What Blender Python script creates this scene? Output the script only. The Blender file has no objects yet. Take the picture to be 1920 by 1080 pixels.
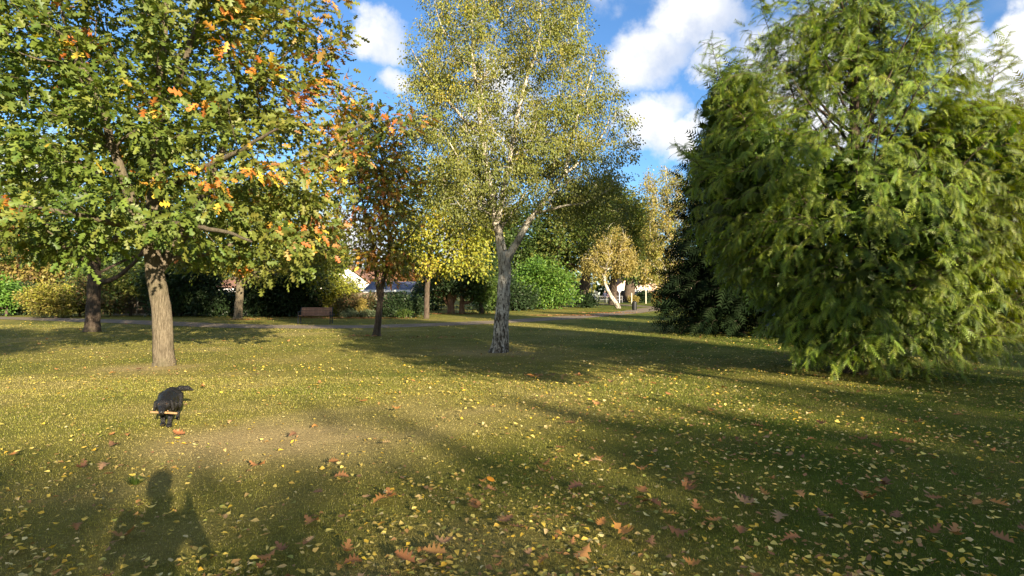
import bpy, bmesh, math, random
import numpy as np
from mathutils import Matrix, Vector

# ------------------------------------------------------------------ camera, sky, sun, exposure
SC = bpy.context.scene
COL = SC.collection
F = 1066.7            # focal length in pixels of the 1920 wide photograph
HORIZ = 552.0
CAMH = 1.6
cam_d = bpy.data.cameras.new("camera"); cam_d.lens = 20.0; cam_d.sensor_width = 36.0
cam_d.clip_start = 0.05; cam_d.clip_end = 2000
cam = bpy.data.objects.new("camera", cam_d); COL.objects.link(cam)
cam.location = (0, 0, CAMH)
cam.rotation_euler = (math.radians(90) + math.atan(12 / F), 0, 0)
SC.camera = cam

SUN_EL = math.radians(15.0)
SUN_AZ = math.radians(150.0)          # clockwise from +Y: behind the camera, to the right
sdir = Vector((math.sin(SUN_AZ) * math.cos(SUN_EL), math.cos(SUN_AZ) * math.cos(SUN_EL), math.sin(SUN_EL)))
sun_d = bpy.data.lights.new("sun", 'SUN'); sun_d.energy = 5.0; sun_d.angle = math.radians(0.55)
sun_d.color = (1.0, 0.86, 0.64)
sun = bpy.data.objects.new("sun", sun_d); COL.objects.link(sun)
sun.rotation_euler = (-sdir).to_track_quat('-Z', 'Y').to_euler()
sun.location = (20, -35, 25)

SC.view_settings.view_transform = 'Standard'
SC.view_settings.look = 'None'
SC.view_settings.gamma = 1.0
SC.view_settings.use_curve_mapping = False
SC.view_settings.exposure = 1.75
SC.cycles.use_denoising = True
SC.cycles.max_bounces = 6
SC.cycles.transmission_bounces = 4
SC.cycles.transparent_max_bounces = 4

world = bpy.data.worlds.new("World"); SC.world = world; world.use_nodes = True
def build_world():
    nt = world.node_tree; N = nt.nodes; L = nt.links
    N.clear()
    out = N.new('ShaderNodeOutputWorld'); bg = N.new('ShaderNodeBackground')
    sky = N.new('ShaderNodeTexSky'); sky.sky_type = 'NISHITA'; sky.sun_disc = False
    sky.sun_elevation = SUN_EL; sky.sun_rotation = SUN_AZ
    sky.altitude = 0; sky.air_density = 1.0; sky.dust_density = 0.0; sky.ozone_density = 5.0
    tc = N.new('ShaderNodeTexCoord')
    def math_(op, a, b=None, c=None, clamp=False):
        m = N.new('ShaderNodeMath'); m.operation = op; m.use_clamp = clamp
        for i, v in enumerate((a, b, c)):
            if v is None: continue
            if isinstance(v, (int, float)): m.inputs[i].default_value = v
            else: L.new(v, m.inputs[i])
        return m.outputs[0]
    # cloud field: broken cumulus, softly edged, sheared flat like a deck above
    sep = N.new('ShaderNodeSeparateXYZ'); L.new(tc.outputs['Generated'], sep.inputs[0])
    zz = math_('MAXIMUM', sep.outputs['Z'], 0.03)
    zz = math_('ADD', zz, 0.18)
    px = math_('DIVIDE', sep.outputs['X'], zz); py = math_('DIVIDE', sep.outputs['Y'], zz)
    comb = N.new('ShaderNodeCombineXYZ'); L.new(px, comb.inputs[0]); L.new(py, comb.inputs[1])
    n1 = N.new('ShaderNodeTexNoise'); n1.inputs['Scale'].default_value = 3.2; n1.inputs['Detail'].default_value = 9
    n1.inputs['Roughness'].default_value = 0.55
    L.new(comb.outputs[0], n1.inputs['Vector'])
    n2 = N.new('ShaderNodeTexNoise'); n2.inputs['Scale'].default_value = 7.0; n2.inputs['Detail'].default_value = 8
    n2.inputs['Roughness'].default_value = 0.6
    L.new(tc.outputs['Generated'], n2.inputs['Vector'])
    # billows: where the big clouds of this sky stand (direction, angular radius)
    dirv = tc.outputs['Generated']
    wob = N.new('ShaderNodeVectorMath'); wob.operation = 'MULTIPLY_ADD'
    L.new(n2.outputs['Color'], wob.inputs[0]); wob.inputs[1].default_value = (0.17, 0.17, 0.17)
    sub = N.new('ShaderNodeVectorMath'); sub.operation = 'ADD'; L.new(dirv, sub.inputs[0]); sub.inputs[1].default_value = (-0.085, -0.085, -0.085)
    L.new(sub.outputs[0], wob.inputs[2])
    nrm = N.new('ShaderNodeVectorMath'); nrm.operation = 'NORMALIZE'; L.new(wob.outputs[0], nrm.inputs[0])
    acc = None
    clouds = [(1205, 95, 78), (1300, 20, 90), (1235, 235, 62), (1290, 255, 50), (1310, 120, 45), (700, 52, 52), (728, 145, 42),
              (940, 230, 90), (1480, 120, 130), (1570, 230, 80), (1850, 130, 75), (1905, 220, 80), (1790, 60, 50), (1900, 60, 60), (60, 330, 90), (900, 420, 90), (640, 480, 120),
              (1110, -120, 110), (1400, -140, 130), (250, -200, 150), (2300, 160, 160), (2600, 60, 200), (-400, 150, 190), (-700, 0, 150)]
    cl_dirs = []
    for u, v, r in clouds:
        d = Vector(((u - 960) / F, 1.0, (HORIZ - v) / F)); cl_dirs.append(((r / F) / (d.length ** 1.2), d.normalized()))
    cr = random.Random(5)           # unseen clouds added round the rest of the sky to lift the fill light
    for k in range(26):
        az = math.radians(62 + 236 * (k + cr.random() * .8) / 26); el = math.radians(cr.choice((12, 24, 38, 54)) + cr.uniform(-4, 6))
        cl_dirs.append((math.radians(cr.uniform(7, 13)), Vector((math.sin(az) * math.cos(el), math.cos(az) * math.cos(el), math.sin(el)))))
    for rr, d in cl_dirs:
        dt = N.new('ShaderNodeVectorMath'); dt.operation = 'DOT_PRODUCT'
        L.new(nrm.outputs[0], dt.inputs[0]); dt.inputs[1].default_value = d
        mr = N.new('ShaderNodeMapRange'); mr.interpolation_type = 'SMOOTHSTEP'
        L.new(dt.outputs['Value'], mr.inputs[0])
        mr.inputs[1].default_value = math.cos(rr * 1.15); mr.inputs[2].default_value = math.cos(rr * 0.35)
        acc = mr.outputs[0] if acc is None else math_('MAXIMUM', acc, mr.outputs[0])
    gen = N.new('ShaderNodeMapRange'); L.new(n1.outputs['Fac'], gen.inputs[0])
    gen.inputs[1].default_value = 0.54; gen.inputs[2].default_value = 0.74
    wisp = math_('MULTIPLY', gen.outputs[0], 0.18)
    det = math_('MULTIPLY_ADD', n2.outputs['Fac'], 1.6, -0.8)
    body = math_('ADD', acc, math_('MULTIPLY', det, math_('MULTIPLY', acc, 0.9)))
    m = math_('MAXIMUM', body, wisp, clamp=True)
    m = math_('SMOOTH_MAX', m, 0.0, 0.05)
    m = math_('MINIMUM', m, 1.0)
    cl = N.new('ShaderNodeMixRGB'); cl.inputs[1].default_value = (2.9, 3.15, 3.7, 1); cl.inputs[2].default_value = (5.6, 5.5, 5.3, 1)
    L.new(math_('MINIMUM', math_('MULTIPLY_ADD', n2.outputs['Fac'], 2.2, -0.55, clamp=True), 1.0), cl.inputs[0])
    mix = N.new('ShaderNodeMixRGB'); L.new(m, mix.inputs[0]); hs = N.new('ShaderNodeHueSaturation'); hs.inputs['Saturation'].default_value = 1.03; L.new(sky.outputs[0], hs.inputs['Color']); L.new(hs.outputs[0], mix.inputs[1]); L.new(cl.outputs[0], mix.inputs[2])
    L.new(mix.outputs[0], bg.inputs[0]); bg.inputs[1].default_value = 0.072
    L.new(bg.outputs[0], out.inputs[0])
build_world()

# ------------------------------------------------------------------ helpers
rng = np.random.default_rng(7)
random.seed(7)

def smooth(a, b, x):
    t = np.clip((x - a) / (b - a), 0, 1); return t * t * (3 - 2 * t)
def ground_z(x, y):
    return 0.38 * smooth(45.0, 82.0, y) + 0 * x
def W(u, v, D):
    return np.array([(u - 960) * D / F, D, CAMH + (HORIZ - v) * D / F])
def PX(p):
    p = np.asarray(p); return np.stack([960 + p[..., 0] / p[..., 1] * F, HORIZ - (p[..., 2] - CAMH) / p[..., 1] * F], -1)
def depth_at(v):
    return CAMH * F / (v - HORIZ)

_proj = None
def mesh_np(name, V, Fc, mat=None, cols=None, smooth_=False):
    """V (n,3); Fc (m,k) array or list of such arrays"""
    me = bpy.data.meshes.new(name)
    V = np.asarray(V, dtype=np.float32)
    Fs = Fc if isinstance(Fc, list) else [Fc]
    Fs = [np.asarray(f, dtype=np.int32) for f in Fs if len(f)]
    nl = sum(f.size for f in Fs); nf = sum(len(f) for f in Fs)
    me.vertices.add(len(V)); me.vertices.foreach_set('co', V.ravel())
    me.loops.add(nl); me.loops.foreach_set('vertex_index', np.concatenate([f.ravel() for f in Fs]))
    starts = []; tot = 0; lens = []
    for f in Fs:
        k = f.shape[1]; starts.append(tot + np.arange(len(f)) * k); lens.append(np.full(len(f), k)); tot += f.size
    me.polygons.add(nf); me.polygons.foreach_set('loop_start', np.concatenate(starts).astype(np.int32))
    me.update(calc_edges=True)
    if smooth_: me.polygons.foreach_set('use_smooth', np.ones(nf, dtype=bool))
    if cols is not None:
        a = me.color_attributes.new('Col', 'FLOAT_COLOR', 'POINT')
        c = np.ones((len(V), 4), dtype=np.float32); c[:, :3] = cols
        a.data.foreach_set('color', c.ravel())
    if mat:
        for m in (mat if isinstance(mat, (list, tuple)) else [mat]): me.materials.append(m)
    me.validate(verbose=False)
    return me
def link(name, data, parent=None, loc=None):
    o = bpy.data.objects.new(name, data); COL.objects.link(o)
    if parent: o.parent = parent
    if loc is not None: o.location = loc
    return o
def tag(o, label=None, cat=None, group=None, kind=None):
    if label: o['label'] = label
    if cat: o['category'] = cat
    if group: o['group'] = group
    if kind: o['kind'] = kind
    return o
def empty(name, loc, rz=0.0):
    o = bpy.data.objects.new(name, None); COL.objects.link(o); o.location = loc; o.rotation_euler = (0, 0, rz)
    o.empty_display_size = 0.2
    return o

class MB:
    """collects boxes, tubes and prisms, then builds one mesh"""
    def __init__(s): s.bm = bmesh.new()
    def box(s, c, size, rot=None, bevel=0.0):
        r = bmesh.ops.create_cube(s.bm, size=1.0)
        M = Matrix.Translation(c) @ (rot.to_4x4() if rot is not None else Matrix.Identity(4)) @ Matrix.Diagonal((*size, 1))
        bmesh.ops.transform(s.bm, matrix=M, verts=r['verts'])
        if bevel > 0:
            es = {e for v in r['verts'] for e in v.link_edges}
            bmesh.ops.bevel(s.bm, geom=list(es), offset=bevel, segments=1, affect='EDGES')
        return s
    def tube(s, a, b, r1, r2=None, n=8):
        a = Vector(a); b = Vector(b); r2 = r1 if r2 is None else r2
        d = b - a
        M = Matrix.Translation((a + b) / 2) @ d.to_track_quat('Z', 'Y').to_matrix().to_4x4()
        bmesh.ops.create_cone(s.bm, cap_ends=True, segments=n, radius1=r1, radius2=r2, depth=d.length, matrix=M)
        return s
    def sphere(s, c, r, n=2):
        M = Matrix.Translation(c) @ Matrix.Diagonal((*(r if hasattr(r, '__len__') else (r, r, r)), 1))
        bmesh.ops.create_icosphere(s.bm, subdivisions=n, radius=1.0, matrix=M)
        return s
    def poly(s, pts, th):
        """planar polygon pts (3D) extruded by vector th"""
        vs = [s.bm.verts.new(p) for p in pts]; f = s.bm.faces.new(vs)
        r = bmesh.ops.extrude_face_region(s.bm, geom=[f])
        bmesh.ops.translate(s.bm, vec=th, verts=[v for v in r['geom'] if isinstance(v, bmesh.types.BMVert)])
        return s
    def mesh(s, name, mat, smooth_=False):
        bmesh.ops.recalc_face_normals(s.bm, faces=s.bm.faces)
        me = bpy.data.meshes.new(name); s.bm.to_mesh(me); s.bm.free()
        for m in (mat if isinstance(mat, (list, tuple)) else [mat]): me.materials.append(m)
        if smooth_:
            for p in me.polygons: p.use_smooth = True
        return me
    def build(s, name, mat, parent=None, smooth_=False, loc=None):
        return link(name, s.mesh(name, mat, smooth_), parent, loc)

# ------------------------------------------------------------------ materials
MATS = {}
def new_mat(name):
    m = bpy.data.materials.new(name); m.use_nodes = True
    nt = m.node_tree; nt.nodes.clear()
    out = nt.nodes.new('ShaderNodeOutputMaterial')
    MATS[name] = m
    return m, nt.nodes, nt.links, out
def ramp(N, L, fac, stops):
    r = N.new('ShaderNodeValToRGB'); L.new(fac, r.inputs[0])
    e = r.color_ramp.elements
    while len(e) < len(stops): e.new(0.5)
    for el, (p, c) in zip(e, stops): el.position = p; el.color = (*c, 1)
    return r.outputs[0]
def noise(N, L, vec, scale, detail=4, rough=0.55, dist=0.0):
    n = N.new('ShaderNodeTexNoise'); n.inputs['Scale'].default_value = scale; n.inputs['Detail'].default_value = detail
    n.inputs['Roughness'].default_value = rough; n.inputs['Distortion'].default_value = dist
    if vec is not None: L.new(vec, n.inputs['Vector'])
    return n.outputs['Fac']
def mapping(N, L, src, scale=(1, 1, 1)):
    mp = N.new('ShaderNodeMapping'); L.new(src, mp.inputs[0]); mp.inputs['Scale'].default_value = scale
    return mp.outputs[0]
def bump(N, L, h, strength, dist, bs):
    b = N.new('ShaderNodeBump'); b.inputs['Strength'].default_value = strength; b.inputs['Distance'].default_value = dist
    L.new(h, b.inputs['Height']); L.new(b.outputs[0], bs.inputs['Normal'])

def leaf_mat(name, trans=0.3, rough=0.5, spec=0.35, objcol=False):
    m, N, L, out = new_mat(name)
    if objcol:
        oi = N.new('ShaderNodeObjectInfo'); c = oi.outputs['Color']
    else:
        at = N.new('ShaderNodeAttribute'); at.attribute_name = 'Col'; c = at.outputs['Color']
    bs = N.new('ShaderNodeBsdfPrincipled'); L.new(c, bs.inputs['Base Color'])
    bs.inputs['Roughness'].default_value = rough; bs.inputs['Specular IOR Level'].default_value = spec
    tr = N.new('ShaderNodeBsdfTranslucent')
    hs = N.new('ShaderNodeHueSaturation'); L.new(c, hs.inputs['Color']); hs.inputs['Saturation'].default_value = 1.15; hs.inputs['Value'].default_value = 1.35
    L.new(hs.outputs[0], tr.inputs['Color'])
    mx = N.new('ShaderNodeMixShader'); mx.inputs[0].default_value = trans
    L.new(bs.outputs[0], mx.inputs[1]); L.new(tr.outputs[0], mx.inputs[2]); L.new(mx.outputs[0], out.inputs[0])
    return m
def plain_mat(name, col, rough=0.6, spec=0.4, metal=0.0, var=0.15, scale=6.0, bmp=0.0, bscale=40.0):
    m, N, L, out = new_mat(name)
    tc = N.new('ShaderNodeTexCoord'); n = noise(N, L, tc.outputs['Object'], scale, 5)
    a = tuple(max(0, c * (1 - var)) for c in col); b = tuple(min(1, c * (1 + var)) for c in col)
    c = ramp(N, L, n, [(0.3, a), (0.7, b)])
    bs = N.new('ShaderNodeBsdfPrincipled'); L.new(c, bs.inputs['Base Color'])
    bs.inputs['Roughness'].default_value = rough; bs.inputs['Specular IOR Level'].default_value = spec; bs.inputs['Metallic'].default_value = metal
    if bmp > 0: bump(N, L, noise(N, L, tc.outputs['Object'], bscale, 4), bmp, 0.02, bs)
    L.new(bs.outputs[0], out.inputs[0])
    return m
def bark_mat(name, dark, mid, light, vs=(9, 9, 1.6), moss=None):
    m, N, L, out = new_mat(name)
    tc = N.new('ShaderNodeTexCoord'); o = tc.outputs['Object']
    st = mapping(N, L, o, vs)
    n1 = noise(N, L, st, 2.2, 6, 0.6, 0.4); n2 = noise(N, L, o, 1.3, 4)
    ridg = noise(N, L, mapping(N, L, o, (vs[0] * 2.2, vs[1] * 2.2, vs[2])), 2.0, 5, 0.6)
    c = ramp(N, L, n1, [(0.30, dark), (0.48, mid), (0.72, light)])
    mx = N.new('ShaderNodeMixRGB'); L.new(ramp(N, L, n2, [(0.5, (0, 0, 0)), (0.75, (1, 1, 1))]), mx.inputs[0]); L.new(c, mx.inputs[1])
    mx.inputs[2].default_value = (*(moss or mid), 1); mx.inputs[0].default_value = .5
    bs = N.new('ShaderNodeBsdfPrincipled'); L.new(mx.outputs[0], bs.inputs['Base Color']); bs.inputs['Roughness'].default_value = 0.9
    bs.inputs['Specular IOR Level'].default_value = 0.15
    bump(N, L, ridg, 1.0, 0.06, bs); L.new(bs.outputs[0], out.inputs[0])
    return m
def birch_mat():
    m, N, L, out = new_mat('birch_bark')
    tc = N.new('ShaderNodeTexCoord'); o = tc.outputs['Object']
    base = ramp(N, L, noise(N, L, o, 3.0, 5), [(0.3, (0.27, 0.23, 0.17)), (0.5, (0.46, 0.41, 0.33)), (0.72, (0.72, 0.67, 0.57))])
    # horizontal lenticels and dark diamond fissures, denser towards the foot of the stem
    ln = noise(N, L, mapping(N, L, o, (3, 3, 22)), 1.6, 4, 0.6)
    dk = noise(N, L, mapping(N, L, o, (8, 8, 2.6)), 1.6, 7, 0.66, 1.2)
    sp = N.new('ShaderNodeSeparateXYZ'); L.new(o, sp.inputs[0])
    lo = N.new('ShaderNodeMapRange'); L.new(sp.outputs['Z'], lo.inputs[0]); lo.inputs[1].default_value = 0.0; lo.inputs[2].default_value = 2.2
    lo.inputs[3].default_value = 0.09; lo.inputs[4].default_value = 0.0
    ad = N.new('ShaderNodeMath'); ad.operation = 'ADD'; L.new(dk, ad.inputs[0]); L.new(lo.outputs[0], ad.inputs[1])
    mk = ramp(N, L, ad.outputs[0], [(0.50, (0, 0, 0)), (0.62, (1, 1, 1))])
    lm = ramp(N, L, ln, [(0.60, (0, 0, 0)), (0.66, (0.75, 0.75, 0.75))])
    mm = N.new('ShaderNodeMixRGB'); mm.blend_type = 'LIGHTEN'; mm.inputs[0].default_value = 1; L.new(mk, mm.inputs[1]); L.new(lm, mm.inputs[2])
    mx = N.new('ShaderNodeMixRGB'); L.new(mm.outputs[0], mx.inputs[0]); L.new(base, mx.inputs[1])
    mx.inputs[2].default_value = (0.060, 0.046, 0.030, 1)
    bs = N.new('ShaderNodeBsdfPrincipled'); L.new(mx.outputs[0], bs.inputs['Base Color']); bs.inputs['Roughness'].default_value = 0.75
    bs.inputs['Specular IOR Level'].default_value = 0.25
    bump(N, L, dk, 0.8, -0.03, bs); L.new(bs.outputs[0], out.inputs[0])
    return m

M_LEAF = leaf_mat('tree_leaf')
M_LEAFO = leaf_mat('tree_leaf_single', objcol=True)
M_FALL = leaf_mat('fallen_leaf', 0.12, 0.6, 0.3)
M_FALLO = leaf_mat('fallen_leaf_single', 0.12, 0.6, 0.3, objcol=True)
M_CON = leaf_mat('conifer_spray', 0.30, 0.5, 0.3)
M_CONO = leaf_mat('conifer_spray_single', 0.30, 0.5, 0.3, objcol=True)
M_GRASS = leaf_mat('grass_blade', 0.22, 0.6, 0.25)
M_OAKB = bark_mat('oak_bark', (0.07, 0.054, 0.035), (0.155, 0.125, 0.084), (0.23, 0.19, 0.132), (16, 16, 2.2), (0.125, 0.112, 0.062))
M_DARKB = bark_mat('dark_bark', (0.035, 0.025, 0.018), (0.085, 0.062, 0.045), (0.15, 0.115, 0.085), (10, 10, 1.8), (0.07, 0.06, 0.035))
M_YEWB = bark_mat('yew_bark', (0.10, 0.05, 0.03), (0.24, 0.13, 0.08), (0.36, 0.21, 0.13), (8, 8, 1.5), (0.16, 0.15, 0.05))
M_BIRCH = birch_mat()
M_TWIG = bark_mat('twig_bark', (0.05, 0.038, 0.025), (0.13, 0.10, 0.07), (0.22, 0.18, 0.12), (14, 14, 3))

# ------------------------------------------------------------------ ground colours
def vnoise(x, y, s, seed):
    r = np.random.default_rng(seed); T = r.random((64, 64))
    X = x * s; Y = y * s; i = np.floor(X).astype(int); j = np.floor(Y).astype(int)
    fx = X - i; fy = Y - j; fx = fx * fx * (3 - 2 * fx); fy = fy * fy * (3 - 2 * fy)
    g = lambda a, b: T[a % 64, b % 64]
    return (g(i, j) * (1 - fx) + g(i + 1, j) * fx) * (1 - fy) + (g(i, j + 1) * (1 - fx) + g(i + 1, j + 1) * fx) * fy
PATCHES = [(-2.5, 6.3, 1.9, 0.8), (-3.6, 8.0, 3.2, 1.0), (-0.6, 7.6, 1.9, 0.8), (-7.9, 12.4, 1.1, 0.7), (-0.4, 15.4, 1.3, 0.8), (-4.5, 10.5, 3.0, 1.5)]
DRYW = [0.85, 0.25, 0.12, 0.9, 0.8, 0.15]
def dryness(x, y):
    """worn, dry turf (1) to lush (0)"""
    d = 0.36 + 0.30 * (vnoise(x, y, 0.35, 1) - 0.5) + 0.28 * (vnoise(x, y, 1.3, 2) - 0.5) + 0.22 * (vnoise(x, y, 4.0, 3) - 0.5)
    d = d - 0.26 * smooth(-1.0, 3.0, x - 0.1 * y)
    for (cx, cy, rx, ry), w in zip(PATCHES, DRYW):
        q = ((x - cx) / rx) ** 2 + ((y - cy) / ry) ** 2
        d = d + w * np.exp(-q * 1.2) * 0.75
    return np.clip(d, 0, 1)
C_LUSH = np.array([0.112, 0.152, 0.017]); C_MID = np.array([0.300, 0.268, 0.056]); C_DRY = np.array([0.52, 0.395, 0.175])
def turf_col(x, y):
    d = dryness(x, y)[:, None]
    return np.where(d < 0.4, C_LUSH + (C_MID - C_LUSH) * d / 0.4, C_MID + (C_DRY - C_MID) * (d - 0.4) / 0.6)

def turf_material():
    m, N, L, out = new_mat('turf')
    at = N.new('ShaderNodeAttribute'); at.attribute_name = 'Col'
    geo = N.new('ShaderNodeNewGeometry'); p = geo.outputs['Position']
    n1 = noise(N, L, p, 26.0, 6, 0.7); n2 = noise(N, L, p, 140.0, 3, 0.7); n3 = noise(N, L, p, 2.0, 5)
    def mul(c, fac, lo, hi):
        r = ramp(N, L, fac, [(0.25, (lo,) * 3), (0.75, (hi,) * 3)])
        mx = N.new('ShaderNodeMixRGB'); mx.blend_type = 'MULTIPLY'; mx.inputs[0].default_value = 1; L.new(c, mx.inputs[1]); L.new(r, mx.inputs[2])
        return mx.outputs[0]
    c = mul(mul(mul(at.outputs['Color'], n1, 0.55, 1.25), n2, 0.6, 1.25), n3, 0.85, 1.12)
    bs = N.new('ShaderNodeBsdfPrincipled'); L.new(c, bs.inputs['Base Color']); bs.inputs['Roughness'].default_value = 0.95
    bs.inputs['Specular IOR Level'].default_value = 0.1
    bump(N, L, n1, 1.0, 0.05, bs)
    L.new(bs.outputs[0], out.inputs[0])
    return m
M_TURF = turf_material()

# ------------------------------------------------------------------ ground sheet
def make_ground():
    xs = np.unique(np.concatenate([np.linspace(-600, -40, 15), np.linspace(-40, 40, 181), np.linspace(40, 600, 15)]))
    ys = np.unique(np.concatenate([np.linspace(-200, 0, 11), np.linspace(0, 45, 141), np.linspace(45, 100, 40), np.linspace(100, 900, 12)]))
    X, Y = np.meshgrid(xs, ys); x = X.ravel(); y = Y.ravel()
    V = np.stack([x, y, ground_z(x, y)], -1)
    nx, ny = len(xs), len(ys)
    i = (np.arange(ny - 1)[:, None] * nx + np.arange(nx - 1)[None]).ravel()
    Fc = np.stack([i, i + 1, i + 1 + nx, i + nx], -1)
    o = link('lawn', mesh_np('lawn', V, Fc, M_TURF, turf_col(x, y) * 0.82, True))
    tag(o, kind='structure')
make_ground()

# ------------------------------------------------------------------ paths
PATH = np.array([(-60, 43.5), (-42, 40.5), (-33, 38), (-22, 33.0), (-15, 29.3), (-10.5, 28.0), (-6.5, 28.5), (-2.5, 31.5), (2, 36.5), (7, 44.5), (12.0, 53.5), (15.5, 60.5), (19.5, 66.0), (27, 71), (40, 76)], float)
PATH2 = np.array([(4.5, 80.5), (8.0, 79.5), (12, 75.0), (15, 66), (16.5, 62.6)], float)
def dense(P, step=0.5):
    P = np.asarray(P, float); out = []
    # Catmull-Rom
    Q = np.vstack([2 * P[0] - P[1], P, 2 * P[-1] - P[-2]])
    for k in range(1, len(Q) - 2):
        n = max(2, int(np.linalg.norm(Q[k + 1] - Q[k]) / step))
        for t in np.arange(n) / n:
            a, b, c, d = Q[k - 1], Q[k], Q[k + 1], Q[k + 2]
            out.append(0.5 * ((2 * b) + (-a + c) * t + (2 * a - 5 * b + 4 * c - d) * t * t + (-a + 3 * b - 3 * c + d) * t ** 3))
    out.append(P[-1]); return np.array(out)
def path_mat():
    m, N, L, out = new_mat('worn_tarmac')
    geo = N.new('ShaderNodeNewGeometry'); p = geo.outputs['Position']
    c = ramp(N, L, noise(N, L, p, 1.2, 6, 0.65), [(0.3, (0.16, 0.125, 0.09)), (0.7, (0.29, 0.235, 0.17))])
    n2 = noise(N, L, p, 60, 3)
    mx = N.new('ShaderNodeMixRGB'); mx.blend_type = 'MULTIPLY'; mx.inputs[0].default_value = 1; L.new(c, mx.inputs[1])
    L.new(ramp(N, L, n2, [(0.3, (0.7,) * 3), (0.7, (1.2,) * 3)]), mx.inputs[2])
    bs = N.new('ShaderNodeBsdfPrincipled'); L.new(mx.outputs[0], bs.inputs['Base Color']); bs.inputs['Roughness'].default_value = 0.95; bs.inputs['Specular IOR Level'].default_value = 0.05
    bump(N, L, n2, 0.5, 0.01, bs); L.new(bs.outputs[0], out.inputs[0]); return m
M_PATH = path_mat()
PATH_D = dense(PATH); PATH2_D = dense(PATH2)
def make_path(name, P, w, dz):
    T = np.gradient(P, axis=0); T /= np.linalg.norm(T, axis=1)[:, None]; Nn = np.stack([-T[:, 1], T[:, 0]], -1)
    r = np.random.default_rng(3); n = len(P)
    ca = w / 2 + 0.12 * (vnoise(np.arange(n) * 1.0, np.zeros(n), 0.5, 8) - 0.5) * 2; cb = w / 2 + 0.12 * (vnoise(np.arange(n) * 1.0, np.ones(n) * 7, 0.5, 9) - 0.5) * 2
    rows = [P + Nn * ca[:, None], P + Nn * (ca * .33)[:, None], P - Nn * (cb * .33)[:, None], P - Nn * cb[:, None]]
    V = np.concatenate([np.column_stack([q, ground_z(q[:, 0], q[:, 1]) + dz]) for q in rows])
    i = np.arange(n - 1); Fs = [np.stack([k * n + i, k * n + i + 1, (k + 1) * n + i + 1, (k + 1) * n + i], -1) for k in range(3)]
    o = link(name, mesh_np(name, V, np.concatenate(Fs), M_PATH)); tag(o, kind='structure'); return o
make_path('path', PATH_D, 2.7, 0.010)
make_path('side_path', PATH2_D, 2.2, 0.006)
def path_dist(x, y):
    P = PATH_D[::2]; d = np.full(len(x), 1e9)
    for k in range(0, len(x), 20000):
        q = np.stack([x[k:k + 20000], y[k:k + 20000]], -1)
        d[k:k + 20000] = np.sqrt(((q[:, None] - P[None]) ** 2).sum(-1).min(1)) if len(q) else 0
    return d

# ------------------------------------------------------------------ leaf templates (length along +Y, normal +Z)
def oak_tpl(fine=False):
    if not fine:
        half = [(0.0, 0.0), (0.27, 0.27), (0.075, 0.36), (0.38, 0.60), (0.085, 0.64), (0.21, 0.90), (0.0, 1.0)]
        V = [(0, 0, 0), (0, 0.5, -0.02), (0, 1.0, -0.10)]
        Fc = []
        for s in (1, -1):
            b = len(V)
            V += [(s * .27, .27, .05), (s * .075, .36, .01), (s * .38, .60, .03), (s * .085, .64, 0.0), (s * .21, .90, -.03)]
            t1, s1, t2, s2, t3 = range(b, b + 5)
            tr = [(0, t1, s1), (0, s1, 1), (1, s1, s2), (s1, t2, s2), (1, s2, 2), (s2, t3, 2)]
            Fc += tr if s > 0 else [(a, c, d) for a, d, c in tr]
        return np.array(V, float), np.array(Fc)
    V = []; Fc = []
    my = [0.0, .14, .30, .50, .68, .84, 1.0]
    for y in my: V.append((0, y, 0))
    for s in (1, -1):
        b = len(V)
        sn = [(.05, .10), (.085, .30), (.10, .50), (.085, .68), (.06, .84)]
        tp = [(.24, .22), (.36, .46), (.37, .68), (.24, .83), (.12, .95)]
        for p in sn: V.append((s * p[0], p[1], 0))
        for p in tp: V.append((s * p[0], p[1], 0))
        S = lambda i: b + i
        Tt = lambda i: b + 5 + i
        tr = [(0, S(0), 1)]
        for i in range(4): tr += [(i + 1, S(i), S(i + 1)), (i + 1, S(i + 1), i + 2), (S(i), Tt(i), S(i + 1))]
        tr += [(5, S(4), 6), (S(4), Tt(4), 6)]
        Fc += tr if s > 0 else [(a, d, c) for a, c, d in tr]
    # stalk
    b = len(V); V += [(-.008, 0, 0), (.008, 0, 0), (0.02, -.22, .01)]; Fc += [(b, b + 2, b + 1)]
    return np.array(V, float), np.array(Fc)
def curl(V, a, b, tw=0.0):
    V = V.copy(); y = V[:, 1] - .5
    V[:, 2] += a * y * y * 2 + b * np.abs(V[:, 0]) + tw * V[:, 0] * y
    return V
OAK_V, OAK_F = oak_tpl()
OAKF_V, OAKF_F = oak_tpl(True)
def birch_tpl():
    V = np.array([(0, 0, 0), (.30, .32, .05), (0, .45, 0), (-.30, .32, .05), (0, 1, -.06), (.22, .62, .03), (-.22, .62, .03)], float)
    Fc = np.array([(0, 1, 2), (1, 5, 2), (2, 5, 4), (0, 2, 3), (2, 6, 3), (2, 4, 6)])
    return V, Fc
BIR_V, BIR_F = birch_tpl()
QUAD_V = np.array([(0, 0, 0), (.34, .45, .06), (0, 1, -.05), (-.34, .45, .06)], float)
QUAD_F = np.array([(0, 1, 2), (0, 2, 3)])
def spray_tpl(n=8, droop=0.40, ln=0.36):
    """feathery branchlet: axis along +Y drooping in -Z, pointed leaflets in pairs that join along the axis"""
    def ax(t): return np.array([0.03 * math.sin(4 * t), t, -droop * t * t])
    V = []; Fc = []
    for i in range(n):
        t = i / n; L = ln * (1.05 - 0.70 * t) * (0.7 + .3 * ((i * 7) % 3) / 2)
        for s in (1, -1):
            b = len(V); V += [ax(t), ax(t + .62 / n), ax(t + .3 / n) + np.array([s * 0.80, 0.70, -0.30]) * L]; Fc.append((b, b + 2, b + 1) if s > 0 else (b, b + 1, b + 2))
    return np.array(V, float), np.array(Fc)
SPR_V, SPR_F = spray_tpl()
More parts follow.
